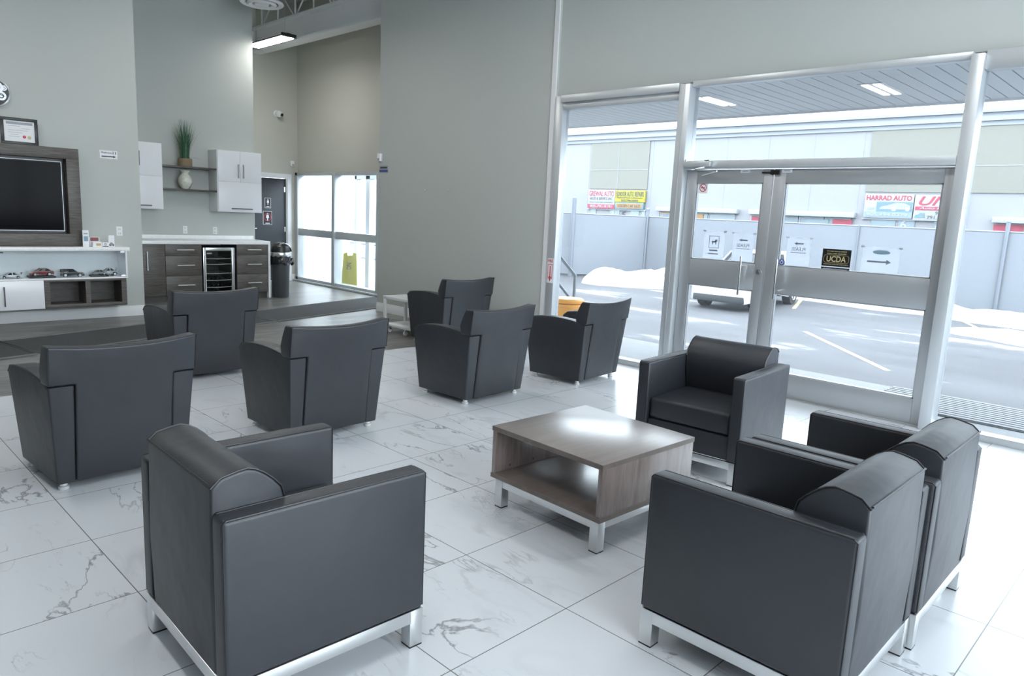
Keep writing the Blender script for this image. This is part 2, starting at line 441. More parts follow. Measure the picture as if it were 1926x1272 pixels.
def arrow(mb, face, c, L_, t, head, hw, d=0.001, turn=0.0):
    ax, ay, az = [Vector(a) for a in AXES[face]]; c = Vector(c)
    pts = [(-L_ / 2, -t / 2), (L_ / 2 - head, -t / 2), (L_ / 2 - head, -hw / 2), (L_ / 2, 0), (L_ / 2 - head, hw / 2), (L_ / 2 - head, t / 2), (-L_ / 2, t / 2)]
    pts = [(u * math.cos(turn) - v * math.sin(turn), u * math.sin(turn) + v * math.cos(turn)) for u, v in pts]
    A = [mb.bm.verts.new(c + u * ax + v * ay + d * az) for u, v in pts]; mb.bm.faces.new(A); return mb
def disc(mb, face, c, r, d=0.001, n=24, ri=0.0):
    ax, ay, az = [Vector(a) for a in AXES[face]]; c = Vector(c)
    o = [mb.bm.verts.new(c + r * math.cos(2 * PI * k / n) * ax + r * math.sin(2 * PI * k / n) * ay + d * az) for k in range(n)]
    if ri <= 0: mb.bm.faces.new(o)
    else:
        i_ = [mb.bm.verts.new(c + ri * math.cos(2 * PI * k / n) * ax + ri * math.sin(2 * PI * k / n) * ay + d * az) for k in range(n)]
        for k in range(n):
            l = (k + 1) % n; mb.bm.faces.new((o[k], o[l], i_[l], i_[k]))
    return mb

# ================================================================== the room shell
CEIL = 5.45
struct('floor', MB().box(-6.58, 3.5, -6, 6.62, -0.12, 0), 'marble_tile', 'white marble tile floor with grey veins under the armchairs', cat='floor')
struct('floor', MB().box(-13.95, -6.58, -6, 7.75, -0.12, 0), 'plank_floor', 'grey wood plank floor in front of the television wall', cat='floor')
struct('ceiling', MB().box(-13.95, 3.6, -6.1, 7.75, CEIL, CEIL + 0.15), 'ceiling_paint', 'grey ceiling deck high above the waiting room', cat='ceiling')
struct('wall_left', MB().box(-10.6, -10.32, -6, 3.43, 0, CEIL).box(-12.0, -10.6, 3.31, 3.43, 0, CEIL), 'wall_paint', 'grey painted wall behind the television', cat='wall')
struct('wall_alcove', MB().box(-13.8, -12.0, 3.43, 5.82, 0, CEIL), 'wall_paint', 'grey wall behind the coffee counter and shelves', cat='wall')
struct('wall_back', MB().box(-13.95, -13.8, 5.82, 6.46, 0, CEIL).box(-13.95, -13.8, 7.39, 7.62, 0, CEIL).box(-13.95, -13.8, 6.46, 7.39, 2.07, CEIL), 'tan_paint', 'tan wall around the dark washroom door', cat='wall')
struct('wall_recess', MB().box(-13.95, -9.29, 7.62, 7.75, 2.2, CEIL), 'tan_paint', 'tan wall above the low window beside the washroom door', cat='wall')
struct('wall_front', MB().box(-9.29, -5.80, 6.47, 6.70, 0, CEIL).box(-9.29, -9.1, 6.70, 7.75, 0, CEIL), 'wall_paint', 'tall grey wall between the recess and the storefront glass', cat='wall')
struct('wall_header', MB().box(-5.80, 3.5, 6.5, 6.75, 2.93, CEIL), 'wall_paint', 'grey wall above the storefront doors', cat='wall')
mat('dimmed_rear_paint', (0.14, 0.15, 0.155), 0.7)  # unseen walls toned darker to dim what the leather and screen reflect
struct('wall_rear', MB().box(-13.95, 3.6, -6.15, -6, 0, CEIL), 'dimmed_rear_paint', 'unseen rear wall of the room, darkened to dim reflections', cat='wall')
struct('wall_right', MB().box(3.4, 3.55, -6, -1.4, 0, CEIL).box(3.4, 3.55, -1.4, 6.75, 4.4, CEIL).box(3.4, 3.55, -1.4, 6.75, 0, 0.85), 'dimmed_rear_paint', 'unseen wall around the added side window, darkened to dim reflections', cat='wall')
struct('trim_1', MB().box(-5.865, -5.80, 6.452, 6.47, 0, CEIL).box(-5.80, -5.775, 6.46, 6.6, 0, 2.93), 'white_paint', 'pale corner bead between grey wall and storefront', cat='trim')
def board(mb, a, b, face):
    """moulded baseboard 13 cm high along one wall face"""
    prof = [(0, 0), (0.016, 0), (0.016, 0.095), (0.009, 0.108), (0.007, 0.132), (0, 0.135)]
    if face == '-y': mb.prism([(b[1] - u, v) for u, v in prof], a[0], b[0], 'x')
    if face == '+x': mb.prism([(b[0] + u, v) for u, v in prof], a[1], b[1], 'y')
    return mb
struct('baseboard_front', board(MB(), (-9.29, 6.47), (-5.87, 6.47), '-y'), 'white_paint', 'white baseboard along the tall grey wall', cat='baseboard')
struct('baseboard_left', board(MB(), (-10.32, -6), (-10.32, 3.43), '+x'), 'white_paint', 'white baseboard along the television wall', cat='baseboard')
struct('baseboard_back', board(MB(), (-13.8, 7.48), (-13.8, 7.60), '+x'), 'white_paint', 'short white baseboard beside the washroom door', cat='baseboard')

# ---- storefront glazing
YG = 6.5
w1 = thing('window_1', 'tall storefront window between grey wall and double doors', 'window', (-5.775, YG, 0), kind='structure')
(MB().box(-5.775, -5.665, 6.44, 6.56, 0, 2.92, .004).box(-5.665, -4.12, 6.44, 6.56, 2.77, 2.84, .004).box(-5.665, -4.12, 6.40, 6.56, 2.84, 2.92, .004)
 .box(-5.665, -4.12, 6.44, 6.56, 0, 0.055, .004)).build('window_frame', 'aluminium', w1, world=True)
MB().box(-5.67, -4.11, 6.51, 6.518, 0.05, 2.78).build('glass_pane', 'clear_glass', w1, world=True)
MB().box(-4.115, -3.995, 6.40, 6.58, 0, 2.905, .005).box(-4.06, -4.05, 6.395, 6.41, 0, 2.9).build('mullion', 'aluminium', w1, world=True)
w2 = thing('window_2', 'wide transom window above the double doors', 'window', (-3.995, YG, 2.09), kind='structure')
MB().box(-3.995, -1.61, 6.44, 6.56, 2.875, 2.93, .004).box(-3.995, -1.61, 6.40, 6.56, 2.095, 2.165, .004).build('window_frame', 'aluminium', w2, world=True)
MB().box(-3.995, -1.61, 6.51, 6.518, 2.16, 2.88).build('glass_pane', 'clear_glass', w2, world=True)
w3 = thing('window_3', 'tall storefront window right of the double doors', 'window', (-1.61, YG, 0), kind='structure')
MB().box(-1.61, -1.52, 6.40, 6.58, 0, 2.905, .005).build('mullion', 'aluminium', w3, world=True)
m = MB().box(-1.52, 3.4, 6.44, 6.56, 2.79, 2.93, .004).box(-1.52, 3.4, 6.44, 6.56, 0, 0.055, .004)
for x in (0.08, 1.68): m.box(x - .04, x + .04, 6.40, 6.58, 0.05, 2.8, .004)
m.build('window_frame', 'aluminium', w3, world=True)
MB().box(-1.525, 3.4, 6.51, 6.518, 0.05, 2.8).build('glass_pane', 'clear_glass', w3, world=True)
w5 = thing('added_window_5', 'unseen side window added to light the room from the right', 'window', (3.4, 0, 0), kind='structure')  # unseen window, added for strong side light on the armchairs
m = MB().box(3.42, 3.53, -1.4, 6.5, 0.85, 0.91).box(3.42, 3.53, -1.4, 6.5, 4.3, 4.4)
for k in range(6): m.box(3.4, 3.54, -1.4 + k * 1.58 - .045 + (.045 if k == 0 else 0), -1.4 + k * 1.58 + .045 - (.045 if k == 5 else 0), 0.87, 4.35)
m.build('window_frame', 'aluminium', w5, world=True)
MB().box(3.47, 3.478, -1.4, 6.5, 0.9, 4.35).build('glass_pane', 'side_glass', w5, world=True)

# ---- the pair of doors
d1 = thing('door_1', 'pair of aluminium and glass entrance doors', 'door', (-3.99, YG, 0), kind='structure')
for (x0, x1, sl, sr) in ((-3.992, -3.094, .112, .09), (-3.084, -1.612, .114, .08)):
    m = MB()
    m.box(x0, x0 + sl, 6.478, 6.522, 0.008, 2.085, .003).box(x1 - sr, x1, 6.478, 6.522, 0.008, 2.085, .003)
    m.box(x0 + sl, x1 - sr, 6.478, 6.522, 1.963, 2.085, .003).box(x0 + sl, x1 - sr, 6.478, 6.522, 0.96, 1.21, .003).box(x0 + sl, x1 - sr, 6.478, 6.522, 0.008, 0.22, .003)
    # glazing beads
    for (z0, z1) in ((0.22, 0.96), (1.21, 1.963)):
        for (a, b_, c, d) in ((x0 + sl, x1 - sr, z0, z0 + .012), (x0 + sl, x1 - sr, z1 - .012, z1), (x0 + sl, x0 + sl + .012, z0, z1), (x1 - sr - .012, x1 - sr, z0, z1)):
            m.box(a, b_, 6.484, 6.516, c, d)
    lf = m.build('door_leaf', 'aluminium_door', d1, world=True)
    MB().box(x0 + sl, x1 - sr, 6.496, 6.504, 0.215, 0.965).build('glass_pane', 'clear_glass', lf, world=True)
    MB().box(x0 + sl, x1 - sr, 6.496, 6.504, 1.205, 1.968).build('glass_pane', 'clear_glass', lf, world=True)
    hx = -3.296 if x0 < -3.5 else -2.942
    MB().tube([(hx, 6.41, 0.91), (hx, 6.41, 1.275)], 0.011, 12).cyl((hx, 6.41, 0.98), (hx, 6.48, 0.98), .007).cyl((hx, 6.41, 1.19), (hx, 6.48, 1.19), .007).build('pull_handle', 'chrome', lf, world=True)
    if x0 < -3.5:
        MB().cyl((-3.135, 6.462, 1.14), (-3.135, 6.48, 1.14), .024, 24).cyl((-3.135, 6.455, 1.14), (-3.135, 6.463, 1.14), .012, 16).build('lock_cylinder', 'steel', lf, world=True)
c = MB().box(-3.97, -3.68, 6.345, 6.40, 2.105, 2.155, .006).cyl((-3.955, 6.37, 2.155), (-3.955, 6.37, 2.175), .012)
dc = c.build('door_closer', 'aluminium', d1, world=True)
MB().tube([(-3.75, 6.37, 2.10), (-3.80, 6.30, 2.075), (-3.56, 6.28, 2.055)], .008, 8).tube([(-3.56, 6.28, 2.055), (-3.82, 6.47, 2.03)], .007, 8).box(-3.74, -3.69, 6.35, 6.40, 2.156, 2.168).build('closer_arm', 'steel', dc, world=True)
MB().box(-3.115, -3.03, 6.455, 6.478, 2.035, 2.075, .003).box(-3.20, -3.115, 6.462, 6.478, 2.045, 2.06, .003).build('top_latch', 'black_plastic', d1, world=True)
MB().box(-3.99, -1.61, 6.45, 6.58, 0, 0.012, .003).build('threshold', 'steel', d1, world=True)

# ---- recess window beside the washroom door
YW = 7.62
w4 = thing('window_4', 'low wide window in the recess beside the washroom door', 'window', (-13.8, YW, 0), kind='structure')
m = MB().box(-13.8, -9.29, 7.56, 7.72, 2.14, 2.2, .004).box(-13.8, -9.29, 7.56, 7.72, 0, 0.09, .004).box(-13.8, -13.70, 7.56, 7.72, 0, 2.2, .004)
m.box(-9.40, -9.29, 7.56, 7.72, 0, 2.2).box(-12.375, -12.275, 7.54, 7.72, 0.02, 2.18, .004).box(-10.9, -10.8, 7.54, 7.72, 0.02, 2.18, .004)
m.box(-13.7, -9.4, 7.58, 7.70, 0.945, 1.085, .004).box(-13.8, -9.29, 7.50, 7.56, 0, 0.04, .004)
m.build('window_frame', 'aluminium', w4, world=True)
MB().box(-13.7, -9.4, 7.66, 7.668, 0.08, 2.15).build('glass_pane', 'clear_glass', w4, world=True)

# ---- washroom door
d2 = thing('door_2', 'charcoal washroom door with two black signs', 'door', (-13.8, 6.46, 0), kind='structure')
MB().box(-13.88, -13.835, 6.465, 7.385, 0.01, 2.062, .003).build('door_leaf', 'charcoal_door', d2, world=True)
prof = [(0, 0), (0.02, 0), (0.02, 0.04), (0.012, 0.06), (0.012, 0.085), (0, 0.09)]
m = MB()
m.prism([(-13.8 + u, 7.39 + v) for u, v in prof], 0, 2.16, 'z').prism([(-13.8 + u, 6.46 - v) for u, v in prof], 0, 2.16, 'z').box(-13.8, -13.782, 6.37, 7.48, 2.07, 2.16, .003)
m.box(-13.87, -13.80, 7.372, 7.39, 0, 2.07).box(-13.87, -13.80, 6.46, 6.478, 0, 2.07)
m.build('door_casing', 'white_paint', d2, world=True)
m = MB()
for z in (0.3, 1.05, 1.85): m.cyl((-13.828, 7.378, z - .05), (-13.828, 7.378, z + .05), .009, 10).box(-13.836, -13.832, 7.34, 7.38, z - .05, z + .05)
m.build('hinge', 'steel', d2, world=True)
MB().cyl((-13.835, 6.62, 1.06), (-13.80, 6.62, 1.06), .026).box(-13.80, -13.785, 6.61, 6.73, 1.05, 1.07, .005).build('lever_handle', 'steel', d2, world=True)

# ================================================================== ceiling: beam, truss, lamps, vent
bm_ = MB().box(-13.8, -9.29, 6.62, 6.86, 4.36, 4.40).box(-13.8, -9.29, 6.73, 6.75, 4.40, 4.78).box(-13.8, -9.29, 6.62, 6.86, 4.76, 4.79)
tag(bm_.build('ceiling_beam', 'white_paint'), 'grey white steel beam crossing the recess above the low window', 'beam', kind='structure')
t = thing('roof_truss', 'thin open web roof truss above the steel beam', 'truss', (-11.6, 6.74, 4.79), kind='structure')
m = MB().box(-13.8, -9.29, 6.70, 6.78, 5.36, 5.42)
m.build('top_chord', 'white_paint', t, world=True)
m = MB(); xs = [-13.5 + 0.62 * k for k in range(7)]
for k, x in enumerate(xs):
    m.cyl((x, 6.74, 4.78), (x, 6.74, 5.37), .016, 8)
    if k < 6: m.cyl((x, 6.74, 5.37 if k % 2 else 4.78), (xs[k + 1], 6.74, 4.78 if k % 2 else 5.37), .013, 8)
m.build('web_rods', 'white_paint', t, world=True)
m = MB()
for y in (-4.5, -2.2, 0.1, 2.4, 4.7):
    m.box(-10.3 if y < 3 else -11.9, 3.4, y - .05, y + .05, 5.0, 5.06).box(-10.3 if y < 3 else -11.9, 3.4, y - .05, y + .05, 5.38, 5.44)
    for k in range(22 if y < 3 else 24):
        x = -10.2 + .6 * k if y < 3 else -11.9 + .6 * k
        if x < 2.7: m.cyl((x, y, 5.05 if k % 2 else 5.39), (x + .6, y, 5.39 if k % 2 else 5.05), .015, 6)
m.build('trim_2', 'white_paint'); tag(bpy.data.objects['trim_2'], 'open steel joists under the ceiling deck', 'joists', kind='structure')
m = MB().box(-11.2, -11.0, 5.25, 7.6, 4.98, 5.10, .01)
tag(m.build('cable_tray', 'white_paint'), 'white channel running over the steel beam beside the round vent', 'channel')

def lamp(loc, rz=0.0, label=''):
    L0 = thing('ceiling_light', label, 'light', loc, rz, 'hanging linear ceiling lights')
    MB().prism([(-.125, 0.0), (.125, 0.0), (.105, .03), (.03, .06), (-.03, .06), (-.105, .03)], -.62, .62, 'x').box(-.64, -.62, -.13, .13, -.006, .05, .004).box(.62, .64, -.13, .13, -.006, .05, .004).build('lamp_housing', 'black_plastic', L0)
    for y in (-.056, .056): MB().box(-.60, .60, y - .048, y + .048, -.012, .002, .004).build('diffuser', 'lamp_diffuser', L0)
    for x in (-.5, .5): MB().cyl((x, 0, .055), (x, 0, CEIL - loc[2]), .004, 6).sphere((x, 0, .075), .018).build('hanging_cable', 'steel', L0)
    return L0
lamp((-11.86, 6.06, 4.2), 0, 'lit linear lamp hanging in the recess below the steel beam')
for (x, y) in ((-8.6, 0.6), (-8.6, 4.2), (-5.0, 0.6), (-5.0, 4.2), (-1.4, 0.6), (-1.4, 4.2)):
    dup([o for o in S.objects if o.name == 'ceiling_light'][0], (x, y, 4.2), 0, 'lit linear lamp hanging high over the seating area')

v = thing('ceiling_vent', 'round white ceiling air diffuser near the recess', 'vent', (-10.85, 5.42, 4.5))
MB().lathe([(.31, .02), (.315, 0), (.30, -.015), (.24, -.005), (.235, .02)], n=40).build('outer_ring', 'white_paint', v)
MB().lathe([(.20, .02), (.215, -.005), (.19, -.035), (.14, -.02), (.135, .01)], n=40).build('inner_ring', 'white_paint', v)
MB().lathe([(.02, .02), (.11, .0), (.10, -.03), (.02, -.045)], n=32).build('centre_cone', 'white_paint', v)
MB().lathe([(.22, .03), (.23, .01), (.23, .008), (.22, .005)], n=32).cyl((0, 0, .03), (0, 0, CEIL - 4.5), .2, 28).build('duct', 'dark_grey', v)

# ================================================================== outside: ground, canopy, landing
struct('ground', MB().box(-90, 70, 8.1, 90, -0.8, -0.6), 'asphalt', 'wet grey parking lot with snow patches', cat='ground')
mat('bounce_white', (0.86, 0.88, 0.91), 0.8)
struct('light_bounce_yard', MB().box(3.6, 70, -40, 8.1, -0.8, -0.35), 'bounce_white', 'unseen snow sheet added to bounce light into the room', cat='ground')  # unseen bright sheet, added to bounce daylight through the side window
struct('landing', MB().box(-8.9, 3.6, 6.62, 8.1, -0.8, -0.03), 'concrete', 'pale concrete landing outside the entrance doors', cat='landing')
m = MB()
for k in range(11): m.box(-2.3, 3.4, 7.18 + k * 0.083, 7.236 + k * 0.083, -0.024, -0.012)
o = MB().box(-2.3, 3.4, 7.16, 8.09, -0.03, -0.024).build('entrance_grating', 'dark_grey')
m.build('grating_rib', 'concrete', o)
tag(o, 'ribbed metal grating on the landing outside the right window', 'grating')
struct('canopy', MB().box(-9.2, 3.4, 6.75, 9.25, 3.02, 3.6).box(-9.2, 3.4, 9.2, 9.25, 2.98, 3.62), 'soffit', 'flat canopy over the entrance', cat='canopy')
m = MB(); x = -9.2; k = 0
while x < 3.3: m.box(x + .007, x + .148, 6.75, 9.2, 3.0, 3.02); x += .155
struct('canopy_soffit', m, 'soffit', 'grey slatted soffit under the entrance canopy', cat='soffit')
struct('canopy_soffit_backing', MB().box(-9.2, 3.4, 6.75, 9.2, 3.012, 3.019), 'soffit_groove', 'dark grooves between the soffit slats', cat='soffit')
for (x, y, lb) in ((-4.62, 7.98, 'glowing twin tube standing in for a lamp reflection above the left door leaf'), (-2.80, 8.08, 'glowing twin tube standing in for a lamp reflection above the right door leaf')):
    t = thing('lamp_reflection', lb, 'light', (x, y, 3.0), 0, 'stand-ins for lamp reflections in the transom')  # added glowing tubes stand in for ceiling lamps mirrored in the transom
    MB().box(-.12, .12, -.36, .36, -.006, .0).build('reflection_frame', 'white_paint', t)
    for dx in (-.055, .055): MB().box(dx - .03, dx + .03, -.33, .33, -.012, -.004).build('reflection_tube', 'reflection_glow', t)
m = MB()
for (a, b_) in (((-6.2, 15.2), (-3.6, 12.2)), ((-9.4, 22.6), (-8.2, 19.2)), ((-2.4, 20.5), (-0.6, 17.0)), ((-4.8, 21.5), (-3.2, 18.2))):
    d = (Vector(b_) - Vector(a)).normalized(); n = Vector((-d.y, d.x)) * .05
    m.quad((a[0] - n.x, a[1] - n.y, -.597), (b_[0] - n.x, b_[1] - n.y, -.597), (b_[0] + n.x, b_[1] + n.y, -.597), (a[0] + n.x, a[1] + n.y, -.597))
struct('parking_lines', m, 'tan_sign', 'faded orange parking lines on the wet asphalt', cat='line marking')

from mathutils import noise
def bank(name, label, path, w, h, seed):
    m = MB(); rows = []; n = 60; q_ = 16
    for i in range(n + 1):
        t = i / n * (len(path) - 1); k = min(int(t), len(path) - 2); f = t - k
        p = Vector(path[k]).lerp(Vector(path[k + 1]), f); d = (Vector(path[k + 1]) - Vector(path[k])).normalized(); nn = Vector((-d.y, d.x))
        e = min(1, min(i, n - i) / 14) ** .5
        row = []
        for j in range(q_ + 1):
            s = j / q_ * 2 - 1
            ww = w * (0.85 + .25 * noise.noise((p.x * .8, p.y * .8, seed))) * (0.25 + .75 * e)
            q = p + nn * s * ww / 2
            z = h * e * max(0, 1 - s * s) ** .6 * (0.85 + .45 * noise.noise((q.x * 1.1, q.y * 1.1, seed * 3)) + .12 * noise.noise((q.x * 4, q.y * 4, seed)))
            row.append(m.bm.verts.new((q.x, q.y, -.61 + z)))
        rows.append(row)
    for A, B_ in zip(rows, rows[1:]):
        for j in range(q_): m.bm.faces.new((A[j], A[j + 1], B_[j + 1], B_[j]))
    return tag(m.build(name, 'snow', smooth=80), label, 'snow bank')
bank('snow_bank', 'white snow bank along the fence beyond the left window', [(-15.6, 19.2), (-14.6, 19.9), (-13.0, 21.0)], 2.4, 0.55, 1)
bank('snow_bank', 'lumpy snow pile against the fence left of the mullion', [(-15.4, 22.8), (-13.6, 22.9), (-11.6, 22.9)], 1.3, 0.62, 2)
bank('snow_bank', 'long snow strip along the fence seen through the right door', [(-10.0, 22.5), (-5.5, 22.2), (-2.0, 21.6), (3.0, 21.4)], 2.2, 0.35, 3)
bank('snow_bank', 'low snow patch on the lot beyond the right window', [(-4.4, 19.4), (-2.6, 18.6), (0.5, 18.0)], 2.4, 0.14, 4)

# ---- fence
f = thing('chain_link_fence', 'tall screened chain link fence across the parking lot', 'fence', (-10, 23.75, -.6))
fp = [(-26, 19.6), (-17.26, 20.6), (-16.2, 23.75), (-4.5, 23.9), (8, 24.0), (20, 24.1)]
for (a, b_) in zip(fp, fp[1:]):
    d = (Vector(b_) - Vector(a)).normalized(); n = Vector((-d.y, d.x)) * .012
    MB().prism([(a[0] - n.x, a[1] - n.y), (b_[0] - n.x, b_[1] - n.y), (b_[0] + n.x, b_[1] + n.y), (a[0] + n.x, a[1] + n.y)], -.52, 1.68, 'z').build('mesh_panel', 'fence_mesh', f, world=True)
    MB().tube([(a[0], a[1], 1.70), (b_[0], b_[1], 1.70)], .025, 8).build('top_rail', 'galvanised', f, world=True)
for i, a in enumerate(fp[1:5]):
    h = 2.25 if i == 0 else 1.98
    MB().cyl((a[0], a[1] - .06, -.6), (a[0], a[1] - .06, h), .055 if i else .08, 12).sphere((a[0], a[1] - .06, h), .06).build('fence_post', 'galvanised', f, world=True)
for x in (-12.3, -8.4, -1.0, 2.8): MB().cyl((x, 23.82, -.6), (x, 23.82, 1.72), .03, 8).build('fence_post', 'galvanised', f, world=True)

# ---- industrial building across the lot
YB = 38
b = thing('industrial_building', 'long pale industrial unit building beyond the fence', 'building', (-18, YB, -.6))
m = MB().box(-75, 32, YB, YB + 20, -.6, 6.35)
m.build('wall', 'siding', b, world=True)
MB().box(-75, 32, YB - .10, YB + .1, 6.35, 6.55).box(-75, 32, YB - .22, YB + .1, 6.55, 6.74).box(-75, 32, YB - .14, YB + .1, 6.74, 6.90).box(-75, 32, YB - .3, YB + .1, 6.90, 7.05).build('cornice', 'siding_trim', b, world=True)
for (x0, x1) in ((-30.65, -26.15), (-13.3, -4.5 - 1.2)):
    MB().box(x0, x1, YB - .06, YB + .05, 3.45, 6.75).build('beige_panel', 'beige_panel', b, world=True)
    MB().box(x0 + (x1 - x0) * .5 - .02, x0 + (x1 - x0) * .5 + .02, YB - .075, YB - .05, 3.45, 6.75).box(x0, x1, YB - .075, YB - .05, 4.62, 4.66).build('panel_joint', 'siding', b, world=True)
m = MB()
for k in range(40): m.box(-70 + 2.45 * k, -69.97 + 2.45 * k, YB - .012, YB, -.6, 6.35)
m.build('wall_joint', 'siding_trim', b, world=True)
for (x0, x1) in ((-25.2, -19.9), (-19.2, -13.6), (-7.75, -2)):
    MB().box(x0, x1, YB - .35, YB + .1, 2.16, 2.42, .02).build('window_canopy', 'sign_white', b, world=True)
    n = 3 if x1 - x0 < 5.5 else 4
    for k in range(n):
        a = x0 + .1 + (x1 - x0 - .2) * k / n; c_ = a + (x1 - x0 - .2) / n - .12
        fr_ = MB().box(a, c_, YB - .05, YB + .05, 0.9, 2.15).build('shop_window', 'shop_glass', b, world=True)
        MB().box(a - .06, a + .0, YB - .08, YB + .05, .9, 2.15).box(a, c_, YB - .08, YB + .05, 2.08, 2.15).build('window_frame', 'sign_white', fr_, world=True)
for (a, c_) in ((-30.45, -30.0), (-28.85, -28.1), (-27.25, -26.6), (-26.4, -26.15), (-12.85, -11.75), (-11.62, -10.9), (-10.1, -9.4)):
    MB().box(a, c_, YB - .05, YB + .05, -.5, 2.12).build('shop_door', 'shop_glass', b, world=True)
for (x0, x1) in ((-30.7, -26.1), (-13.3, -9.2)):
    MB().box(x0, x1, YB - .12, YB + .1, 2.12, 2.20).build('door_header', 'sign_white', b, world=True)
for (s, x, z, mt) in (('4', -28.62, 1.86, 'sign_white'), ('5', -27.78, 1.86, 'sign_ink'), ('6', -11.38, 1.93, 'sign_white'), ('7', -9.95, 1.92, 'sign_white')):
    text('unit_number', s, .28, .42, (x, YB - .06, z), '-y', mt, b, depth=.02, bold=.03)
MB().box(-24.98, -24.3, YB - .10, YB - .02, 1.66, 2.12).build('window_poster', 'sign_orange', b, world=True)
MB().box(-24.92, -24.3, YB - .115, YB - .05, 1.62, 2.05).build('window_poster', 'sign_white', b, world=True)
text('window_lettering', 'WE', .5, .3, (-24.62, YB - .12, 1.86), '-y', 'sign_blue', b, depth=.01)
MB().box(-22.6, -22.1, YB - .10, YB - .05, 1.6, 2.05).build('window_poster', 'sign_orange', b, world=True)
MB().box(-19.1, -18.6, YB - .10, YB - .05, 1.4, 2.05).build('window_poster', 'sign_red', b, world=True)
MB().box(-16.1, -14.9, YB - .10, YB - .05, 1.75, 2.02).build('window_poster', 'sign_teal', b, world=True)
MB().sphere((-15.7, YB - .1, 1.68), .14, (1, .3, 1)).sphere((-15.2, YB - .1, 1.68), .14, (1, .3, 1)).build('window_poster', 'sign_orange', b, world=True)
MB().box(-14.7, -13.75, YB - .10, YB - .05, 1.45, 2.06).build('window_poster', 'sign_red', b, world=True)
MB().box(-7.7, -6.6, YB - .10, YB - .05, 1.3, 2.1).build('window_poster', 'sign_red', b, world=True)

# ---- shop signs on that building
def sign(name, label, x0, x1, z0, z1, m='sign_white', group='shop signs on the building across the lot'):
    s = thing(name, label, 'sign', ((x0 + x1) / 2, YB - .1, z0), 0, group)
    MB().box(x0, x1, YB - .2, YB - .07, z0, z1, .01).build('sign_board', m, s, world=True)
    return s
y_ = YB - .205
s = sign('shop_sign', 'white shop sign lettered GREWAL AUTO in red', -30.6, -28.43, 2.2, 3.38)
text('lettering', 'GREWAL AUTO', 2.0, .33, (-29.51, y_, 3.14), '-y', 'sign_red', s, depth=.01, bold=.012)
text('lettering', 'SALES & SERVICE INC.', 1.9, .17, (-29.51, y_, 2.83), '-y', 'sign_ink', s, depth=.01)
text('lettering', 'Repair to all makes and models', 1.9, .12, (-29.51, y_, 2.59), '-y', 'sign_blue', s, depth=.01)
MB().box(-30.6, -28.43, y_ - .01, y_ + .01, 2.2, 2.46).build('phone_band', 'sign_red', s, world=True)
text('lettering', '905-791-9191', 1.75, .19, (-29.51, y_ - .012, 2.33), '-y', 'sign_white', s, depth=.01, bold=.02)
s = sign('shop_sign', 'yellow shop sign lettered EKNOOR AUTO REPAIRS', -28.40, -26.16, 2.64, 3.36, 'sign_yellow')
text('lettering', 'EKNOOR AUTO REPAIRS', 2.1, .32, (-27.28, y_, 3.14), '-y', 'sign_ink', s, depth=.01, bold=.012)
text('lettering', 'Mechanical Repair & Maintenance', 1.95, .12, (-27.28, y_, 2.90), '-y', 'sign_ink', s, depth=.01)
text('lettering', '905.796.0084', 1.3, .13, (-27.28, y_, 2.74), '-y', 'sign_ink', s, depth=.01, bold=.02)
s = sign('shop_sign', 'orange and yellow shop sign lettered GOLDEN CAR SALES', -28.40, -26.22, 2.2, 2.62, 'sign_blue')
MB().prism([(-28.33, 2.55), (-26.28, 2.55), (-26.4, 2.27), (-28.2, 2.27)], y_ - .01, y_ + .01, 'y').build('sign_face', 'sign_orange', s, world=True)
text('lettering', 'GOLDEN CAR SALES', 1.75, .19, (-27.3, y_ - .012, 2.41), '-y', 'sign_ink', s, depth=.01, bold=.012)
s = sign('shop_sign', 'white shop sign lettered HARRAD AUTO above a car picture', -13.22, -11.03, 2.2, 3.34)
text('lettering', 'HARRAD AUTO', 2.05, .24, (-12.13, y_, 3.16), '-y', 'sign_red', s, depth=.01, bold=.03)
MB().box(-13.2, -11.05, y_ - .008, y_ + .01, 2.24, 2.5).build('phone_band', 'sign_teal', s, world=True)
text('lettering', '905.494.0279', 1.85, .15, (-12.15, y_ - .012, 2.37), '-y', 'sign_white', s, depth=.01, bold=.015)
MB().box(-12.65, -11.05, y_ - .008, y_ + .01, 2.5, 2.98).build('picture_panel', 'sign_blue', s, world=True)
MB().prism([(-12.5, 2.62), (-12.45, 2.74), (-12.1, 2.82), (-11.8, 2.93), (-11.4, 2.92), (-11.15, 2.8), (-11.12, 2.62)], y_ - .014, y_ - .006, 'y').build('car_picture', 'car_grey', s, world=True)
m = MB(); disc(m, '-y', (-11.85, y_ - .015, 2.64), .11, .002); disc(m, '-y', (-11.25, y_ - .015, 2.64), .1, .002); m.build('car_picture', 'sign_white', s, world=True)
MB().box(-13.05, -12.72, y_ - .006, y_ + .01, 2.60, 2.61).box(-13.05, -12.72, y_ - .006, y_ + .01, 2.66, 2.67).build('small_print', 'sign_blue', s, world=True)
s = sign('shop_sign', 'white shop sign lettered UNI in slanted red letters', -10.98, -9.0, 2.14, 3.32)
text('lettering', 'UNI', 1.6, .42, (-10.0, y_, 3.05), '-y', 'sign_red', s, depth=.01, shear=.35, bold=.02)
MB().box(-10.93, -9.1, y_ - .008, y_ + .01, 2.62, 2.79).build('red_band', 'sign_red', s, world=True)
text('lettering', 'Auto Body', 1.4, .13, (-10.05, y_ - .012, 2.705), '-y', 'sign_white', s, depth=.01, shear=.3, bold=.015)
text('lettering', '9', .1, .16, (-10.0, y_, 2.50), '-y', 'sign_ink', s, depth=.01)
text('lettering', '791.', .42, .16, (-10.17, y_, 2.30), '-y', 'sign_ink', s, depth=.01)
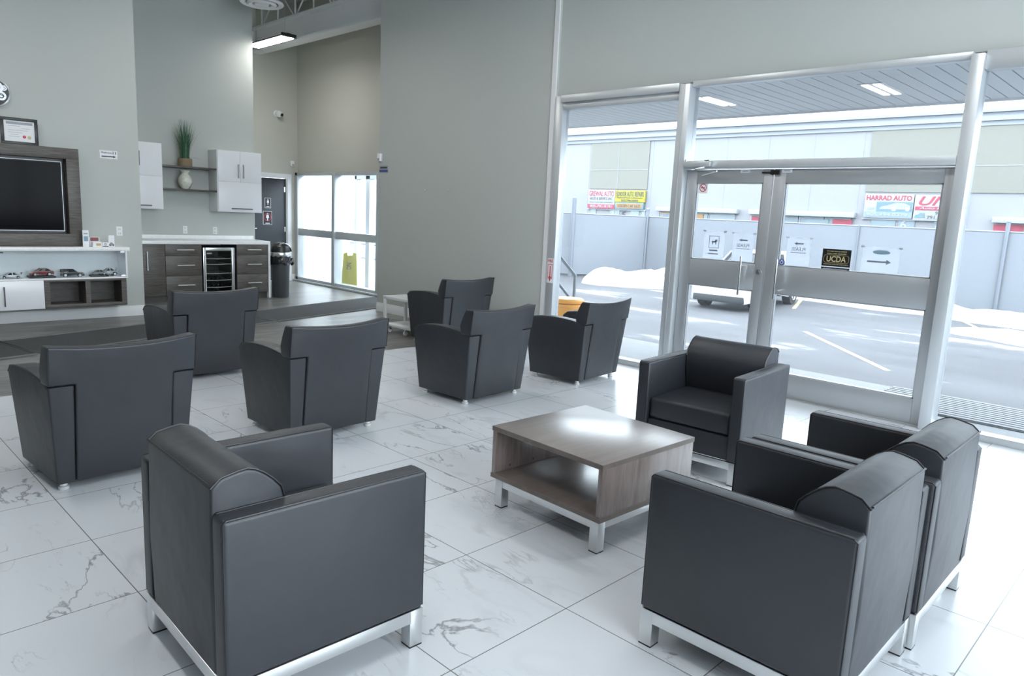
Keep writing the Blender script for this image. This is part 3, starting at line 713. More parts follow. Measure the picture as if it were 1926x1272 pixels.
MB().prism([(-10.9, 2.28), (-10.88, 2.40), (-10.75, 2.42), (-10.68, 2.5), (-10.5, 2.5), (-10.48, 2.28)], y_ - .012, y_, 'y').build('truck_picture', 'sign_blue', s, world=True)

# ---- things just outside
t = thing('handrail', 'grey steel handrail sloping down outside the left window', 'handrail', (-6.6, 7.9, -.6))
MB().tube([(-7.6, 7.9, 1.62), (-6.54, 7.9, .755), (-6.54, 7.9, -.6)], .024, 10).build('top_rail', 'galvanised', t, world=True)
MB().tube([(-7.6, 7.9, 1.22), (-6.54, 7.9, .37)], .02, 10).build('mid_rail', 'galvanised', t, world=True)
t = thing('plastic_bucket', 'orange plastic bucket standing outside against the left window', 'bucket', (-6.12, 7.28, -.03))
MB().lathe([(.14, 0), (.165, .0), (.19, .44), (.205, .445), (.205, .475), (.192, .48), (.17, .485)]).build('tub', 'orange', t)
MB().lathe([(.208, .49), (.212, .50), (.212, .525), (.19, .545), (.03, .55)]).build('lid', 'orange', t)
s = struct('brick_annex', MB().box(-32, -14.5, 13.0, 13.3, -.8, 3.3), 'brick_white', 'white painted brick wall beyond the recess window', cat='wall')
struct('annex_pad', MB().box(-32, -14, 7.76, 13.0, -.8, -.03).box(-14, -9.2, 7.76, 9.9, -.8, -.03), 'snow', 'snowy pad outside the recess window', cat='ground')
struct('annex_frame', MB().box(-12.35, -12.22, 8.3, 8.42, -.03, 2.5).box(-12.75, -12.68, 8.3, 8.42, -.03, 2.5).box(-12.75, -9.3, 8.3, 8.42, 2.12, 2.22), 'aluminium', 'metal door frame outside the recess window', cat='frame')
t = thing('pipe_railing', 'grey pipe railing outside the recess window', 'railing', (-12.2, 9.6, -.03))
MB().cyl((-14.1, 9.6, -.03), (-14.1, 9.6, .85), .03, 10).cyl((-12.2, 9.6, -.03), (-12.2, 9.6, .85), .03, 10).build('post', 'galvanised', t, world=True)
MB().tube([(-14.9, 9.6, .74), (-11.2, 9.6, .74)], .03, 10).build('top_rail', 'galvanised', t, world=True)
MB().tube([(-14.9, 9.6, .42), (-11.2, 9.6, .42)], .03, 10).build('mid_rail', 'galvanised', t, world=True)
t = thing('caution_sign', 'folding yellow caution sign behind the recess window', 'sign', (-12.46, 8.02, -.03), R(50))
for sgn in (-1, 1):
    MB().prism([(-.16, 0), (.16, 0), (.125, .68), (.06, .70), (.05, .64), (-.05, .64), (-.06, .70), (-.125, .68)], -.008, .008, 'y', f=lambda x, y, z, q=sgn: (x, y + q * (.14 - .2 * z), z)).build('sign_panel', 'yellow_dull', t)
text('lettering', 'CAUTION', .40, .09, (-.01, -.08, .30), '-y', 'ink', t, world=False, turn=PI / 2)
o = t.children[-1]
for vtx in o.data.vertices: vtx.co.y = -.155 + .2 * vtx.co.z

# ================================================================== cars (real and toy)
def car(name, label, cat, loc, rz, L_, W, H, paint, kind='sedan', group=None, wheel_r=None):
    """length along +Y (front at +Y), origin on the ground under the middle"""
    t = thing(name, label, cat, loc, rz, group)
    wr = wheel_r or H * .225
    wb = L_ * .30
    gc = wr * .62
    if kind == 'suv':
        body = [(-.5, .28), (-.497, .55), (-.49, .62), (.16, .60), (.42, .55), (.485, .47), (.5, .30)]
        green = [(-.485, .61), (-.45, .97), (-.40, 1.0), (.02, .99), (.20, .60)]
    elif kind == 'sports':
        body = [(-.5, .30), (-.49, .62), (-.44, .70), (-.20, .66), (.16, .60), (.40, .46), (.485, .34), (.5, .22)]
        green = [(-.34, .67), (-.14, .97), (-.04, 1.0), (.06, .95), (.25, .57)]
    else:
        body = [(-.5, .30), (-.495, .55), (-.46, .64), (-.28, .66), (.18, .62), (.42, .53), (.485, .44), (.5, .28)]
        green = [(-.40, .65), (-.25, .95), (-.17, 1.0), (.02, .99), (.22, .61)]
    def arch(yc):
        R_ = wr * 1.16
        return [(yc + R_ * math.cos(a), max(gc, wr + R_ * math.sin(a))) for a in [PI * k / 10 - .28 + .56 * k / 10 * 0 for k in range(11)]]
    outline = [(L_ * y, H * z) for y, z in body]
    low = [(L_ * .49, gc)] + [(y, z) for y, z in arch(wb)] + [(y, z) for y, z in arch(-wb)] + [(-L_ * .49, gc)]
    pts = outline + low
    def taper(x, y, z):
        k = 1 - .10 * max(0, (abs(y) / L_ * 2 - .6) / .4) ** 1.5 - .04 * max(0, (z / H - .5))
        return (x * k, y, z)
    MB().prism(pts, -W / 2, W / 2, 'x', r=W * .022, seg=2, f=taper).build('body_shell', paint, t, smooth=30)
    g = [(L_ * y, H * z) for y, z in green]
    zt, zb = H, H * .6
    def gt(x, y, z): return (x * (1 - .26 * max(0, min(1, (z - zb) / (zt - zb)))), y, z)
    MB().prism(g, -W * .46, W * .46, 'x', r=W * .02, f=gt).build('windows', 'car_glass', t, smooth=30)
    # roof skin and pillars
    rf = [p_ for p_ in g[1:4]]
    m = MB().prism([(rf[0][0] - .01 * L_, rf[0][1] - .02 * H)] + [(y, z + .008 * H) for y, z in rf] + [(rf[-1][0] + .015 * L_, rf[-1][1] - .02 * H)], -W * .465, W * .465, 'x', r=W * .01, f=gt)
    for yb, yt in ((g[0][0], g[1][0]), ((g[0][0] + g[4][0]) / 2 - .02 * L_, (g[1][0] + g[3][0]) / 2), (g[4][0], g[3][0])):
        zt_ = g[1][1] if yt == g[1][0] else g[3][1]
        w_ = .022 * L_
        for sx in (-1, 1):
            a0, a1 = sorted((sx * W * .452, sx * W * .468))
            m.prism([(yb - w_, H * .60), (yb + w_, H * .60), (yt + w_, zt_), (yt - w_, zt_)], a0, a1, 'x', f=gt)
    m.build('roof', paint, t, smooth=30)
    for yy in (wb, -wb):
        for sx in (-1, 1):
            w = MB().cyl((sx * W * .36, yy, wr), (sx * W * .495, yy, wr), wr, 24).build('wheel', 'rubber', t)
            MB().cyl((sx * W * .49, yy, wr), (sx * W * .505, yy, wr), wr * .64, 20).build('rim', 'steel' if paint != 'car_white' else 'chrome', w)
            m = MB()
            for k in range(5):
                a = 2 * PI * k / 5; d = Vector((0, math.cos(a), math.sin(a)))
                c0 = Vector((sx * W * .503, yy, wr)); m.tube([c0 + d * wr * .12, c0 + d * wr * .56], wr * .07, 6)
            m.build('spoke', 'dark_grey', w)
    MB().box(-W * .42, W * .42, L_ * .47, L_ * .499, gc, H * .27, H * .02).box(-W * .42, W * .42, -L_ * .499, -L_ * .47, gc, H * .27, H * .02).build('bumper', 'dark_grey' if kind == 'suv' else paint, t)
    for sx in (-1, 1):
        a0, a1 = sorted((sx * W * .27, sx * W * .43))
        MB().box(a0, a1, L_ * .455, L_ * .487, H * .40, H * .46, H * .015).build('headlight', 'chrome', t)
        MB().box(a0, a1, -L_ * .499, -L_ * .485, H * .47, H * .54, H * .015).build('tail_light', 'red', t)
        b0, b1 = sorted((sx * W * .47, sx * W * .56))
        MB().box(b0, b1, L_ * .135, L_ * .17, H * .60, H * .68, H * .02).build('side_mirror', paint, t)
    if kind == 'sports':
        MB().box(-W * .46, W * .46, -L_ * .50, -L_ * .41, H * .93, H * .96, H * .01).box(-W * .3, -W * .27, -L_ * .46, -L_ * .43, H * .6, H * .94).box(W * .27, W * .3, -L_ * .46, -L_ * .43, H * .6, H * .94).build('rear_wing', 'dark_grey' if paint == 'car_white' else paint, t)
    return t
car('parked_car', 'white car parked on the lot behind the left door leaf', 'car', (-9.35, 18.85, -.6), R(186), 4.3, 1.62, 1.46, 'car_white', 'suv', wheel_r=.34)
car('parked_car', 'white car parked at an angle before the fence behind the left window', 'car', (-19.6, 22.6, -.6), R(75), 4.3, 1.7, 1.45, 'car_white', 'sedan', wheel_r=.32)

# ================================================================== armchairs
# ---- club armchair with arched arms, seen from the back (front faces +Y)
def club_chair():
    t = thing('club_armchair', 'club', 'armchair', (0, 0, 0), 0, 'black armchairs with arched arms')
    def hw(z): return .347 + (.378 - .347) * min(1.15, max(0, (z - .03) / .554))
    def yr(z): return -.30 - (.06) * min(1, (z - .03) / .554) - max(0, (z - .584)) * .122
    top = []
    for k in range(13):
        u = k / 12; y = .345 - u * (.345 + .359)
        top.append((y, .584 + .040 * math.sin(PI * u) ** .75))
    prof = [(-.300, .042), (.285, .042)] + [(.345 - .004, .555)] + top[1:-1] + [(-.359, .584)]
    for sg in (-1, 1):
        def f(x, y, z, sg=sg): return (sg * (.2535 + (hw(z) - .2535) * (x + .112) / .112), y, z)
        arm = MB().prism(prof, -.112, 0, 'x', r=.014, seg=3, f=f).build('armrest', 'leather', t)
        arm_out = [(sg * (hw(z) - .003), y, z) for y, z in prof[2:]]
        MB().tube(arm_out, .0035, 6).build('piping', 'piping', arm)
    # backrest: T-shaped panel with interior grid so that it can curve
    xs = [-.382, -.252] + [-.252 + .504 * k / 8 for k in range(1, 8)] + [.252, .382]
    zs = [.042, .20, .40, .592, .66, .73, .772, .79, .805]
    def rear(x, z):
        q = 1 - (x / .384) ** 2
        s = min(1, max(0, (z - .45) / .3))
        y = yr(z) - .030 * q * s - (0.006 if z < .59 else .004)
        xx = x * (1 if z > .592 else 1)
        return Vector((xx, y, z - (.022 * q * s if z > .6 else 0)))
    def thick(z): return .10 if z < .6 else .125 - .05 * max(0, (z - .64) / .165) ** 1.5
    bm = bmesh.new(); V = {}
    def vert(i, j, side):
        k = (i, j, side)
        if k not in V:
            p = rear(xs[i], zs[j])
            if side: p = p + Vector((0, thick(zs[j]) + (.012 * (xs[i] / .384) ** 2 if zs[j] > .59 else 0), 0))
            V[k] = bm.verts.new(p)
        return V[k]
    ni, nj = len(xs) - 1, len(zs) - 1
    ok = lambda i, j: 0 <= i < ni and 0 <= j < nj and (zs[j] >= .59 or 1 <= i < ni - 1)
    cre = []
    for i in range(ni):
        for j in range(nj):
            if not ok(i, j): continue
            bm.faces.new((vert(i, j, 0), vert(i + 1, j, 0), vert(i + 1, j + 1, 0), vert(i, j + 1, 0)))
            bm.faces.new((vert(i, j, 1), vert(i, j + 1, 1), vert(i + 1, j + 1, 1), vert(i + 1, j, 1)))
            for (di, dj, a, b_) in ((-1, 0, (i, j), (i, j + 1)), (1, 0, (i + 1, j + 1), (i + 1, j)), (0, -1, (i + 1, j), (i, j)), (0, 1, (i, j + 1), (i + 1, j + 1))):
                if not ok(i + di, j + dj):
                    fc = bm.faces.new((vert(*a, 0), vert(*b_, 0), vert(*b_, 1), vert(*a, 1)))
    bmesh.ops.recalc_face_normals(bm, faces=bm.faces)
    es = [e for e in bm.edges if len(e.link_faces) == 2 and e.calc_face_angle(0) > .9]
    bmesh.ops.bevel(bm, geom=es, offset=.012, segments=3, profile=.5, affect='EDGES', clamp_overlap=True)
    m = MB(); m.bm.free(); m.bm = bm
    bk = m.build('backrest', 'leather', t, smooth=50)
    pp = [rear(xs[0], .60) + Vector((.004, .002, 0))] + [rear(xs[0], z) + Vector((.004, .002, 0)) for z in (.66, .73, .79)] + [rear(x, .805) + Vector((0, .003, -.003)) for x in xs] + [rear(xs[-1], z) + Vector((-.004, .002, 0)) for z in (.79, .73, .66, .60)]
    MB().tube(pp, .0035, 6).build('piping', 'piping', bk)
    MB().box(-.256, .256, -.20, .29, .05, .30, .012).build('seat_base', 'leather', t)
    MB().box(-.255, .255, -.22, .315, .30, .43, .035, 4).build('seat_cushion', 'leather', t)
    for sx in (-1, 1):
        for yy in (.235, -.254):
            MB().lathe([(.025, 0), (.027, .006), (.027, .016), (.019, .020), (.019, .044)], (sx * .303, yy, 0), 16).build('foot', 'nickel', t)
    return t
c0 = club_chair()
club = [(-4.557, 1.263, 93.49, 'nearest of the black arched-arm armchairs, behind the black cube armchair with its back to the kitchen side'),
        (-4.548, 2.616, 91.67, 'black arched-arm armchair between the nearest armchair and the one before the coffee table'),
        (-4.611, 4.206, 92.66, 'black arched-arm armchair on the marble tiles, third along the row of four'),
        (-4.527, 5.521, 95.88, 'black arched-arm armchair standing closest to the storefront window'),
        (-6.647, 2.681, 90.85, 'black arched-arm armchair in front of the wine fridge counter'),
        (-6.684, 5.70, 90.5, 'black arched-arm armchair beside the white side table at the grey wall')]
club[0] = club[0][:3] + ('black arched-arm armchair at the far left of the row of four on the tiles',)
club[1] = club[1][:3] + ('black arched-arm armchair second from the left in the row of four on the tiles',)
for i, (x, y, a, lb) in enumerate(club):
    if i == 0: c0.location = (x, y, 0); c0.rotation_euler = (0, 0, R(a)); c0['label'] = lb
    else: dup(c0, (x, y, 0), R(a), lb)

# ---- cube armchair on a steel frame (front faces +Y)
def cube_chair():
    W, D, Ha, Hb, Hk, T = .724, .724, .670, .146, .762, .080
    t = thing('cube_armchair', 'cube', 'armchair', (0, 0, 0), 0, 'black cube armchairs around the coffee table')
    for sg in (-1, 1):
        x0, x1 = sorted((sg * W / 2, sg * (W / 2 - T)))
        arm = MB().box(x0, x1, -D / 2, D / 2, Hb, Ha, .016, 4).build('armrest', 'leather', t)
        m = MB()
        for xx in (x0 + .006, x1 - .006):
            m.tube([(xx, -D / 2 + .004, Hb + .01), (xx, -D / 2 + .004, Ha - .012), (xx, -D / 2 + .014, Ha - .003), (xx, D / 2 - .014, Ha - .003), (xx, D / 2 - .004, Ha - .012), (xx, D / 2 - .004, Hb + .01)], .0032, 6)
        m.build('piping', 'piping', arm)
    xi = W / 2 - T - .002
    prof = [(-D / 2 + .004, Hb), (-D / 2 - .004, .40), (-D / 2 + .002, Hk - .02)]
    for k in range(1, 9):
        a = k / 8
        prof.append((-D / 2 + .006 + .215 * a, Hk + .028 * math.sin(a * PI * .62) - .115 * max(0, a - .45) ** 1.6 * 1.9))
    prof += [(-D / 2 + .232, .66), (-D / 2 + .235, .60), (-D / 2 + .19, .40), (-D / 2 + .15, Hb)]
    bk = MB().prism(prof, -xi, xi, 'x', r=.012, seg=3).build('backrest', 'leather', t, smooth=40)
    m = MB()
    for sx in (-1, 1): m.tube([(sx * (xi - .003), y, z) for y, z in prof[2:12]], .0032, 6)
    m.tube([(-xi + .01, -D / 2 + .001, Hk - .012), (xi - .01, -D / 2 + .001, Hk - .012)], .0032, 6)
    m.build('piping', 'piping', bk)
    MB().box(-xi, xi, -D / 2 + .16, D / 2 - .03, .295, .435, .022, 4).build('seat_cushion', 'leather', t)
    MB().box(-xi, xi, -D / 2 + .12, D / 2 - .022, Hb, .293, .008, 2).build('front_panel', 'leather', t)
    e = W / 2 - .002
    m = MB()
    for sg in (-1, 1):
        a0, a1 = sorted((sg * e, sg * (e - .022)))
        m.box(a0, a1, -e + .05, e - .05, .098, Hb, .002).box(-e + .05, e - .05, a0, a1, .098, Hb, .002)
    m.build('frame_rail', 'steel', t)
    for sx in (-1, 1):
        for s2 in (-1, 1):
            x0, x1 = sorted((sx * e, sx * (e - .055))); y0, y1 = sorted((s2 * e, s2 * (e - .055)))
            lg = MB().box(x0, x1, y0, y1, .006, Hb, .002).build('leg', 'steel', t)
            MB().box(x0 + .001, x1 - .001, y0 + .001, y1 - .001, 0, .0065).build('foot_cap', 'black_plastic', lg)
    return t
k0 = cube_chair()
cubes = [(-2.269, 1.192, -1.74, 'black cube armchair left of the coffee table, its side and back to us'),
         (-1.016, 2.520, 90.45, 'nearer of the two black cube armchairs standing side by side at the right'),
         (-1.007, 3.262, 90.70, 'farther of the two side-by-side black cube armchairs, next to the right window'),
         (-2.309, 4.285, 183.95, 'black cube armchair before the glass doors, its seat facing the coffee table')]
for i, (x, y, a, lb) in enumerate(cubes):
    if i == 0: k0.location = (x, y, 0); k0.rotation_euler = (0, 0, R(a)); k0['label'] = lb
    else: dup(k0, (x, y, 0), R(a), lb)

# ---- coffee table
t = thing('coffee_table', 'square brown laminate coffee table with open shelf on steel legs', 'table', (-2.273, 2.972, 0), R(-2.2))
a, b2 = .383, .375
MB().box(-a, a, -b2, b2, .425, .452, .0015).build('tabletop', 'walnut_top', t)
m = MB().box(-a - .0005, a + .0005, -b2 - .0005, b2 + .0005, .4265, .4505)
m.build('edge_band', 'walnut_edge', t)
for sx in (-1, 1):
    x0, x1 = sorted((sx * (a - .002), sx * (a - .027)))
    pn = MB().box(x0, x1, -b2 + .003, b2 - .003, .192, .425, .0015).build('side_panel', 'walnut_laminate', t)
    m = MB()
    for yy in (-.26, -.08, .2): m.cyl((sx * (a - .028), yy, .215), (sx * (a - .0265), yy, .215), .007, 12)
    m.build('screw_cap', 'dark_grey', pn)
MB().box(-a, a, -b2, b2, .165, .191, .0015).build('shelf', 'walnut_top', t)
MB().box(-a - .0005, a + .0005, -b2 - .0005, b2 + .0005, .1665, .1895).build('edge_band', 'walnut_edge', t)
m = MB()
for sg in (-1, 1):
    a0, a1 = sorted((sg * (b2 - .025), sg * (b2 - .045))); m.box(-a + .07, a - .07, a0, a1, .115, .165, .002)
    a0, a1 = sorted((sg * (a - .025), sg * (a - .045))); m.box(a0, a1, -b2 + .06, b2 - .06, .115, .165, .002)
m.build('frame_rail', 'steel', t)
for sx in (-1, 1):
    for s2 in (-1, 1):
        x0, x1 = sorted((sx * (a - .02), sx * (a - .072))); y0, y1 = sorted((s2 * (b2 - .02), s2 * (b2 - .072)))
        lg = MB().box(x0, x1, y0, y1, .006, .165, .002).build('leg', 'steel', t)
        MB().box(x0 + .001, x1 - .001, y0 + .001, y1 - .001, 0, .0065).build('foot_cap', 'black_plastic', lg)

# ---- white side table on casters
t = thing('side_table', 'small white side table on casters by the tall grey wall', 'table', (-7.37, 5.61, 0))
MB().box(-.30, .31, -.18, .18, .43, .465, .003).build('tabletop', 'white_paint', t)
MB().box(-.27, .31, -.18, .18, .085, .115, .003).build('base_shelf', 'white_paint', t)
for (x, y) in ((-.27, -.165), (.29, -.165), (-.27, .165), (.29, .165)): MB().box(x - .02, x + .02, y - .015, y + .015, .115, .43, .002).build('leg', 'white_paint', t)
for (x, y) in ((-.2, -.14), (.14, -.14), (-.2, .14), (.14, .14)):
    c_ = MB().cyl((x - .012, y, .03), (x + .012, y, .03), .03, 16).build('caster', 'white_gloss', t)
    MB().box(x - .018, x + .018, y - .012, y + .012, .045, .086).build('caster_fork', 'steel', c_)

# ---- dark mats laid end to end (the rows run slightly askew to the wall)
def floor_mat(label, A, B, C_, D, grp='dark grey entrance mats on the plank floor'):
    cx = sum(p[0] for p in (A, B, C_, D)) / 4; cy_ = sum(p[1] for p in (A, B, C_, D)) / 4
    t = thing('floor_mat', label, 'mat', (cx, cy_, 0), 0, grp)
    MB().prism([A, B, C_, D], 0.0005, .008, 'z').build('mat_pile', 'mat_carpet', t, world=True)
    ps = [Vector((*p, .006)) for p in (A, B, C_, D)]
    m = MB(); m.tube(ps, .012, 6, closed=True); m.build('mat_border', 'mat_border', t, world=True)
def far(y): return -8.55 - .2830 * (y - 0) - .06
def near(y): return -7.70 - .2715 * (y - 0)
floor_mat('dark mat at the far left, its end lapping under the middle mat', (far(-2.0), -2.0), (far(1.52), 1.52), (near(1.70), 1.70), (near(-1.8), -1.8))
floor_mat('dark mat in the middle behind the arched-arm armchairs', (far(1.56), 1.56), (far(4.46), 4.46), (near(4.62), 4.62), (near(1.74), 1.74))
floor_mat('dark mat leading to the low recess window', (far(4.50), 4.50), (far(7.42), 7.42), (near(7.5), 7.5), (near(4.66), 4.66))

# ================================================================== television wall
XT = -10.32
t = thing('wood_surround', 'dark wood panel framing the wall television', 'panel', (XT, 1.6, .935))
MB().box(XT, -10.17, .55, 2.69, 1.98, 2.108, .002).box(XT, -10.17, .55, 2.69, .935, 1.083, .002).box(XT, -10.17, 2.552, 2.69, 1.083, 1.98, .002).box(XT, -10.17, .55, .69, 1.083, 1.98, .002).build('panel_frame', 'dark_wood', t, world=True)
MB().box(XT, -10.30, .69, 2.552, 1.083, 1.98).build('panel_back', 'black_plastic', t, world=True)
t = thing('television', 'black flat television with a thin silver rim set in the wood panel', 'television', (-10.30, 1.6, 1.11))
MB().box(-10.30, -10.235, .72, 2.515, 1.112, 1.945, .004).build('casing', 'black_plastic', t, world=True)
MB().box(-10.236, -10.232, .74, 2.497, 1.132, 1.927).build('screen', 'screen', t, world=True)
m = MB()
for (a, b_, c, d) in ((.72, 2.515, 1.112, 1.119), (.72, 2.515, 1.941, 1.945), (.72, .725, 1.112, 1.945), (2.508, 2.513, 1.112, 1.945)): m.box(-10.24, -10.231, a, b_, c, d)
m.build('rim', 'aluminium', t, world=True)
# framed certificate standing on the panel
t = thing('certificate_frame', 'black framed certificate standing on the television panel', 'picture frame', (-10.26, 2.11, 2.109))
MB().box(-10.27, -10.25, 1.927, 2.297, 2.109, 2.142, .003).box(-10.27, -10.25, 1.927, 2.297, 2.377, 2.41, .003).box(-10.27, -10.25, 1.927, 1.96, 2.14, 2.38, .003).box(-10.27, -10.25, 2.264, 2.297, 2.14, 2.38, .003).build('frame', 'black_plastic', t, world=True)
pp = MB().box(-10.268, -10.262, 1.95, 2.275, 2.13, 2.39).build('certificate_sheet', 'paper', t, world=True)
MB().box(-10.2625, -10.2612, 1.985, 2.245, 2.335, 2.362).build('header_band', 'ink_grey', pp, world=True)
m = MB()
for k, (a, b_) in enumerate(((2.0, 2.12), (2.13, 2.22), (2.0, 2.2), (2.0, 2.14), (2.02, 2.10), (2.0, 2.11))): m.box(-10.2625, -10.2615, a, b_, 2.315 - k * .024, 2.319 - k * .024)
m.build('print_lines', 'ink_grey', pp, world=True)
m = MB(); disc(m, '+x', (-10.2615, 2.158, 2.20), .018); m.build('red_seal', 'red', pp, world=True)
m = MB(); disc(m, '+x', (-10.2615, 2.208, 2.195), .020); m.build('gold_seal', 'gold', pp, world=True)
# wall clock
t = thing('wall_clock', 'round metal gear clock on the television wall', 'clock', (XT, 1.895, 2.67))
MB().cyl((XT, 1.895, 2.67), (XT + .02, 1.895, 2.67), .155, 48).build('clock_face', 'dark_grey', t, world=True)
ring = [(XT + .02, 1.895 + .152 * math.cos(2 * PI * k / 48), 2.67 + .152 * math.sin(2 * PI * k / 48)) for k in range(48)]
MB().tube(ring, .011, 8, closed=True).build('rim', 'aluminium_door', t, world=True)
m = MB()
for (dy, dz, r) in ((.03, .06, .065), (.07, -.03, .05), (-.04, -.05, .075), (-.06, .05, .05), (.10, .06, .03), (.02, -.11, .028)):
    disc(m, '+x', (XT + .02, 1.895 + dy, 2.67 + dz), r, .004 + r * .03, 24, r * .55)
    disc(m, '+x', (XT + .02, 1.895 + dy, 2.67 + dz), r * .35, .004 + r * .03, 16)
m.build('gears', 'aluminium_door', t, world=True)
MB().tube([(XT + .035, 1.895, 2.67), (XT + .035, 1.93, 2.75)], .004, 6).tube([(XT + .037, 1.895, 2.67), (XT + .037, 1.99, 2.64)], .003, 6).build('clock_hand', 'black_plastic', t, world=True)
# washroom sign
t = thing('washroom_sign', 'small white washroom sign with black arrow on the television wall', 'sign', (XT, 3.07, 2.08))
MB().box(XT, XT + .003, 2.967, 3.172, 2.030, 2.130).build('sign_plate', 'paper', t, world=True)
text('lettering', 'Washroom', .125, .024, (XT + .0032, 3.043, 2.104), '+x', 'ink', t, bold=.012)
m = MB(); arrow(m, '+x', (XT + .0035, 3.072, 2.056), .17, .014, .035, .030); m.build('arrow', 'ink', t, world=True)
m = MB()
for y in (3.122, 3.150):
    disc(m, '+x', (XT + .0034, y, 2.116), .005, n=12); plate(m, '+x', (XT + .0034, y, 2.099), .009, .022, 0, .0008)
m.build('person_symbol', 'ink', t, world=True)
def outlet(label, x, y, z, face='+x'):
    t = thing('wall_outlet', label, 'outlet', (x, y, z), 0, 'white wall outlets')
    MB().box(x, x + .006, y - .037, y + .037, z - .060, z + .060, .002).build('cover_plate', 'white_paint', t, world=True)
    m = MB()
    for dz in (-.028, .028):
        for dy in (-.009, .009): m.box(x + .0055, x + .0066, y + dy - .002, y + dy + .002, z + dz - .009, z + dz + .009)
    m.build('socket', 'dark_grey', t, world=True)
outlet('white outlet on the television wall above the counter end', XT, 3.155, 1.118)
outlet('white outlet over the coffee counter, nearer the television wall', -12.0, 4.64, 1.083)
outlet('white outlet over the coffee counter, below the right wall cabinet', -12.0, 5.125, 1.078)

# floating display cabinet below the television
XF = -10.0
t = thing('display_cabinet', 'floating white media cabinet with glass display and wood cubbies', 'cabinet', (XT, 1.8, .19))
MB().box(XT, XF + .02, .35, 3.165, .886, .931, .003).build('countertop', 'quartz', t, world=True)
MB().box(XT, XF, .35, 3.135, .540, .558, .001).box(XT, XT + .015, .35, 3.135, .558, .886).box(XT, XF, 3.115, 3.135, .558, .886).build('display_case', 'white_gloss', t, world=True)
gd = MB().box(XF - .012, XF - .006, 1.25, 2.76, .562, .882).build('glass_door', 'display_glass', t, world=True)
gd2 = MB().box(XF - .012, XF - .006, 2.765, 3.112, .562, .882).build('glass_door', 'display_glass', t, world=True)
MB().box(XF - .013, XF - .003, 3.06, 3.11, .862, .88).box(XF - .013, XF - .003, 3.06, 3.11, .565, .583).build('glass_hinge', 'chrome', gd2, world=True)
MB().box(XF - .013, XF - .002, 1.79, 1.82, .862, .876).build('glass_latch', 'black_plastic', gd, world=True)
MB().box(XT, XF - .02, .35, 2.205, .195, .54).build('carcass', 'white_paint', t, world=True)
for (a, b_, hy) in ((1.48, 2.203, 1.80), (.75, 1.476, 1.40)):
    dr = MB().box(XF - .02, XF, a, b_, .197, .538, .002).build('cabinet_door', 'white_gloss', t, world=True)
    MB().tube([(XF + .028, hy, .245), (XF + .028, hy, .475)], .007, 8).cyl((XF, hy, .27), (XF + .028, hy, .27), .005).cyl((XF, hy, .45), (XF + .028, hy, .45), .005).build('handle', 'dark_steel', dr, world=True)
cb = MB().box(XT, XF, 2.207, 3.115, .195, .237, .001).box(XT, XF, 2.207, 3.115, .513, .540, .001).box(XT, XF, 2.207, 2.262, .237, .513).box(XT, XF, 2.645, 2.70, .237, .513).box(XT, XF, 3.055, 3.115, .237, .513)
cb.build('cubby_frame', 'dark_wood', t, world=True)
MB().box(XT + .001, XT + .012, 2.262, 3.055, .237, .513).build('cubby_back', 'dark_wood_edge', t, world=True)

# model cars in the glass display
SH = .5585
def toybase(label, y, w=.27, xb=-10.235):
    o = MB().box(xb, -10.065, y - w / 2, y + w / 2, SH, SH + .022, .003).build('black_plinth', 'black_plastic')
    return tag(o, label, 'display base', 'bases under the model cars')
toybase('black base under the red model sedan', 2.215); toybase('low black base under the dark grey model car', 2.83, .20, -10.172)
tg = 'model cars in the glass display'
car('model_car', 'white model sports car with rear wing in the glass display', 'model car', (-10.13, 1.905, SH), R(172), .225, .092, .070, 'car_white', 'sports', tg)
car('model_car', 'dark red model sedan on a black base in the display', 'model car', (-10.15, 2.215, SH + .022), R(183), .25, .092, .090, 'car_red', 'sedan', tg)
car('model_car', 'black model utility car with white wheels in the display', 'model car', (-10.15, 2.545, SH), R(352), .255, .095, .098, 'car_black', 'suv', tg)
car('model_car', 'low dark grey model car on a base in the display', 'model car', (-10.13, 2.835, SH + .022), R(170), .19, .085, .058, 'car_grey', 'sports', tg)
car('model_car', 'silver model car with tall rear wing at the display end', 'model car', (-10.22, 2.975, SH), R(176), .21, .09, .095, 'car_silver', 'sports', tg)

# leaflets and boxes on the countertop
CT = .9315
t = thing('brochure', 'tall white brochure leaning at the television panel', 'brochure', (-10.10, 2.70, CT))
MB().box(-10.105, -10.085, 2.665, 2.732, CT, 1.135, .001).build('cover', 'paper', t, world=True)
MB().box(-10.086, -10.0842, 2.675, 2.722, 1.0, 1.06).build('cover_picture', 'blue_grey', t, world=True)
MB().box(-10.086, -10.0842, 2.675, 2.722, 1.085, 1.10).build('cover_band', 'ink_grey', t, world=True)
t = thing('model_box', 'small box with dark car picture behind the low boxes', 'box', (-10.16, 2.80, CT))
MB().box(-10.18, -10.12, 2.745, 2.86, CT, 1.05, .002).build('carton', 'paper', t, world=True)
MB().box(-10.121, -10.118, 2.755, 2.85, 1.0, 1.045).build('printed_panel', 'car_red', t, world=True)
t = thing('model_box', 'low white box with orange print on the countertop', 'box', (-10.08, 2.81, CT))
MB().box(-10.11, -10.05, 2.765, 2.865, CT, .992, .002).build('carton', 'paper', t, world=True)
MB().box(-10.051, -10.048, 2.80, 2.855, .945, .975).build('printed_panel', 'tan_sign', t, world=True)
t = thing('model_box', 'low white box with a round grey car picture, second of the pair', 'box', (-10.08, 2.92, CT))
MB().box(-10.11, -10.05, 2.872, 2.945, CT, .987, .002).build('carton', 'paper', t, world=True)
m = MB(); disc(m, '+x', (-10.049, 2.905, .962), .014, .001, 16, .008); m.box(-10.051, -10.048, 2.875, 2.94, .935, .943); m.build('printed_panel', 'ink', t, world=True)
t = thing('picture_card', 'upright white card with a car picture at the countertop end', 'card', (-10.1, 2.99, CT))
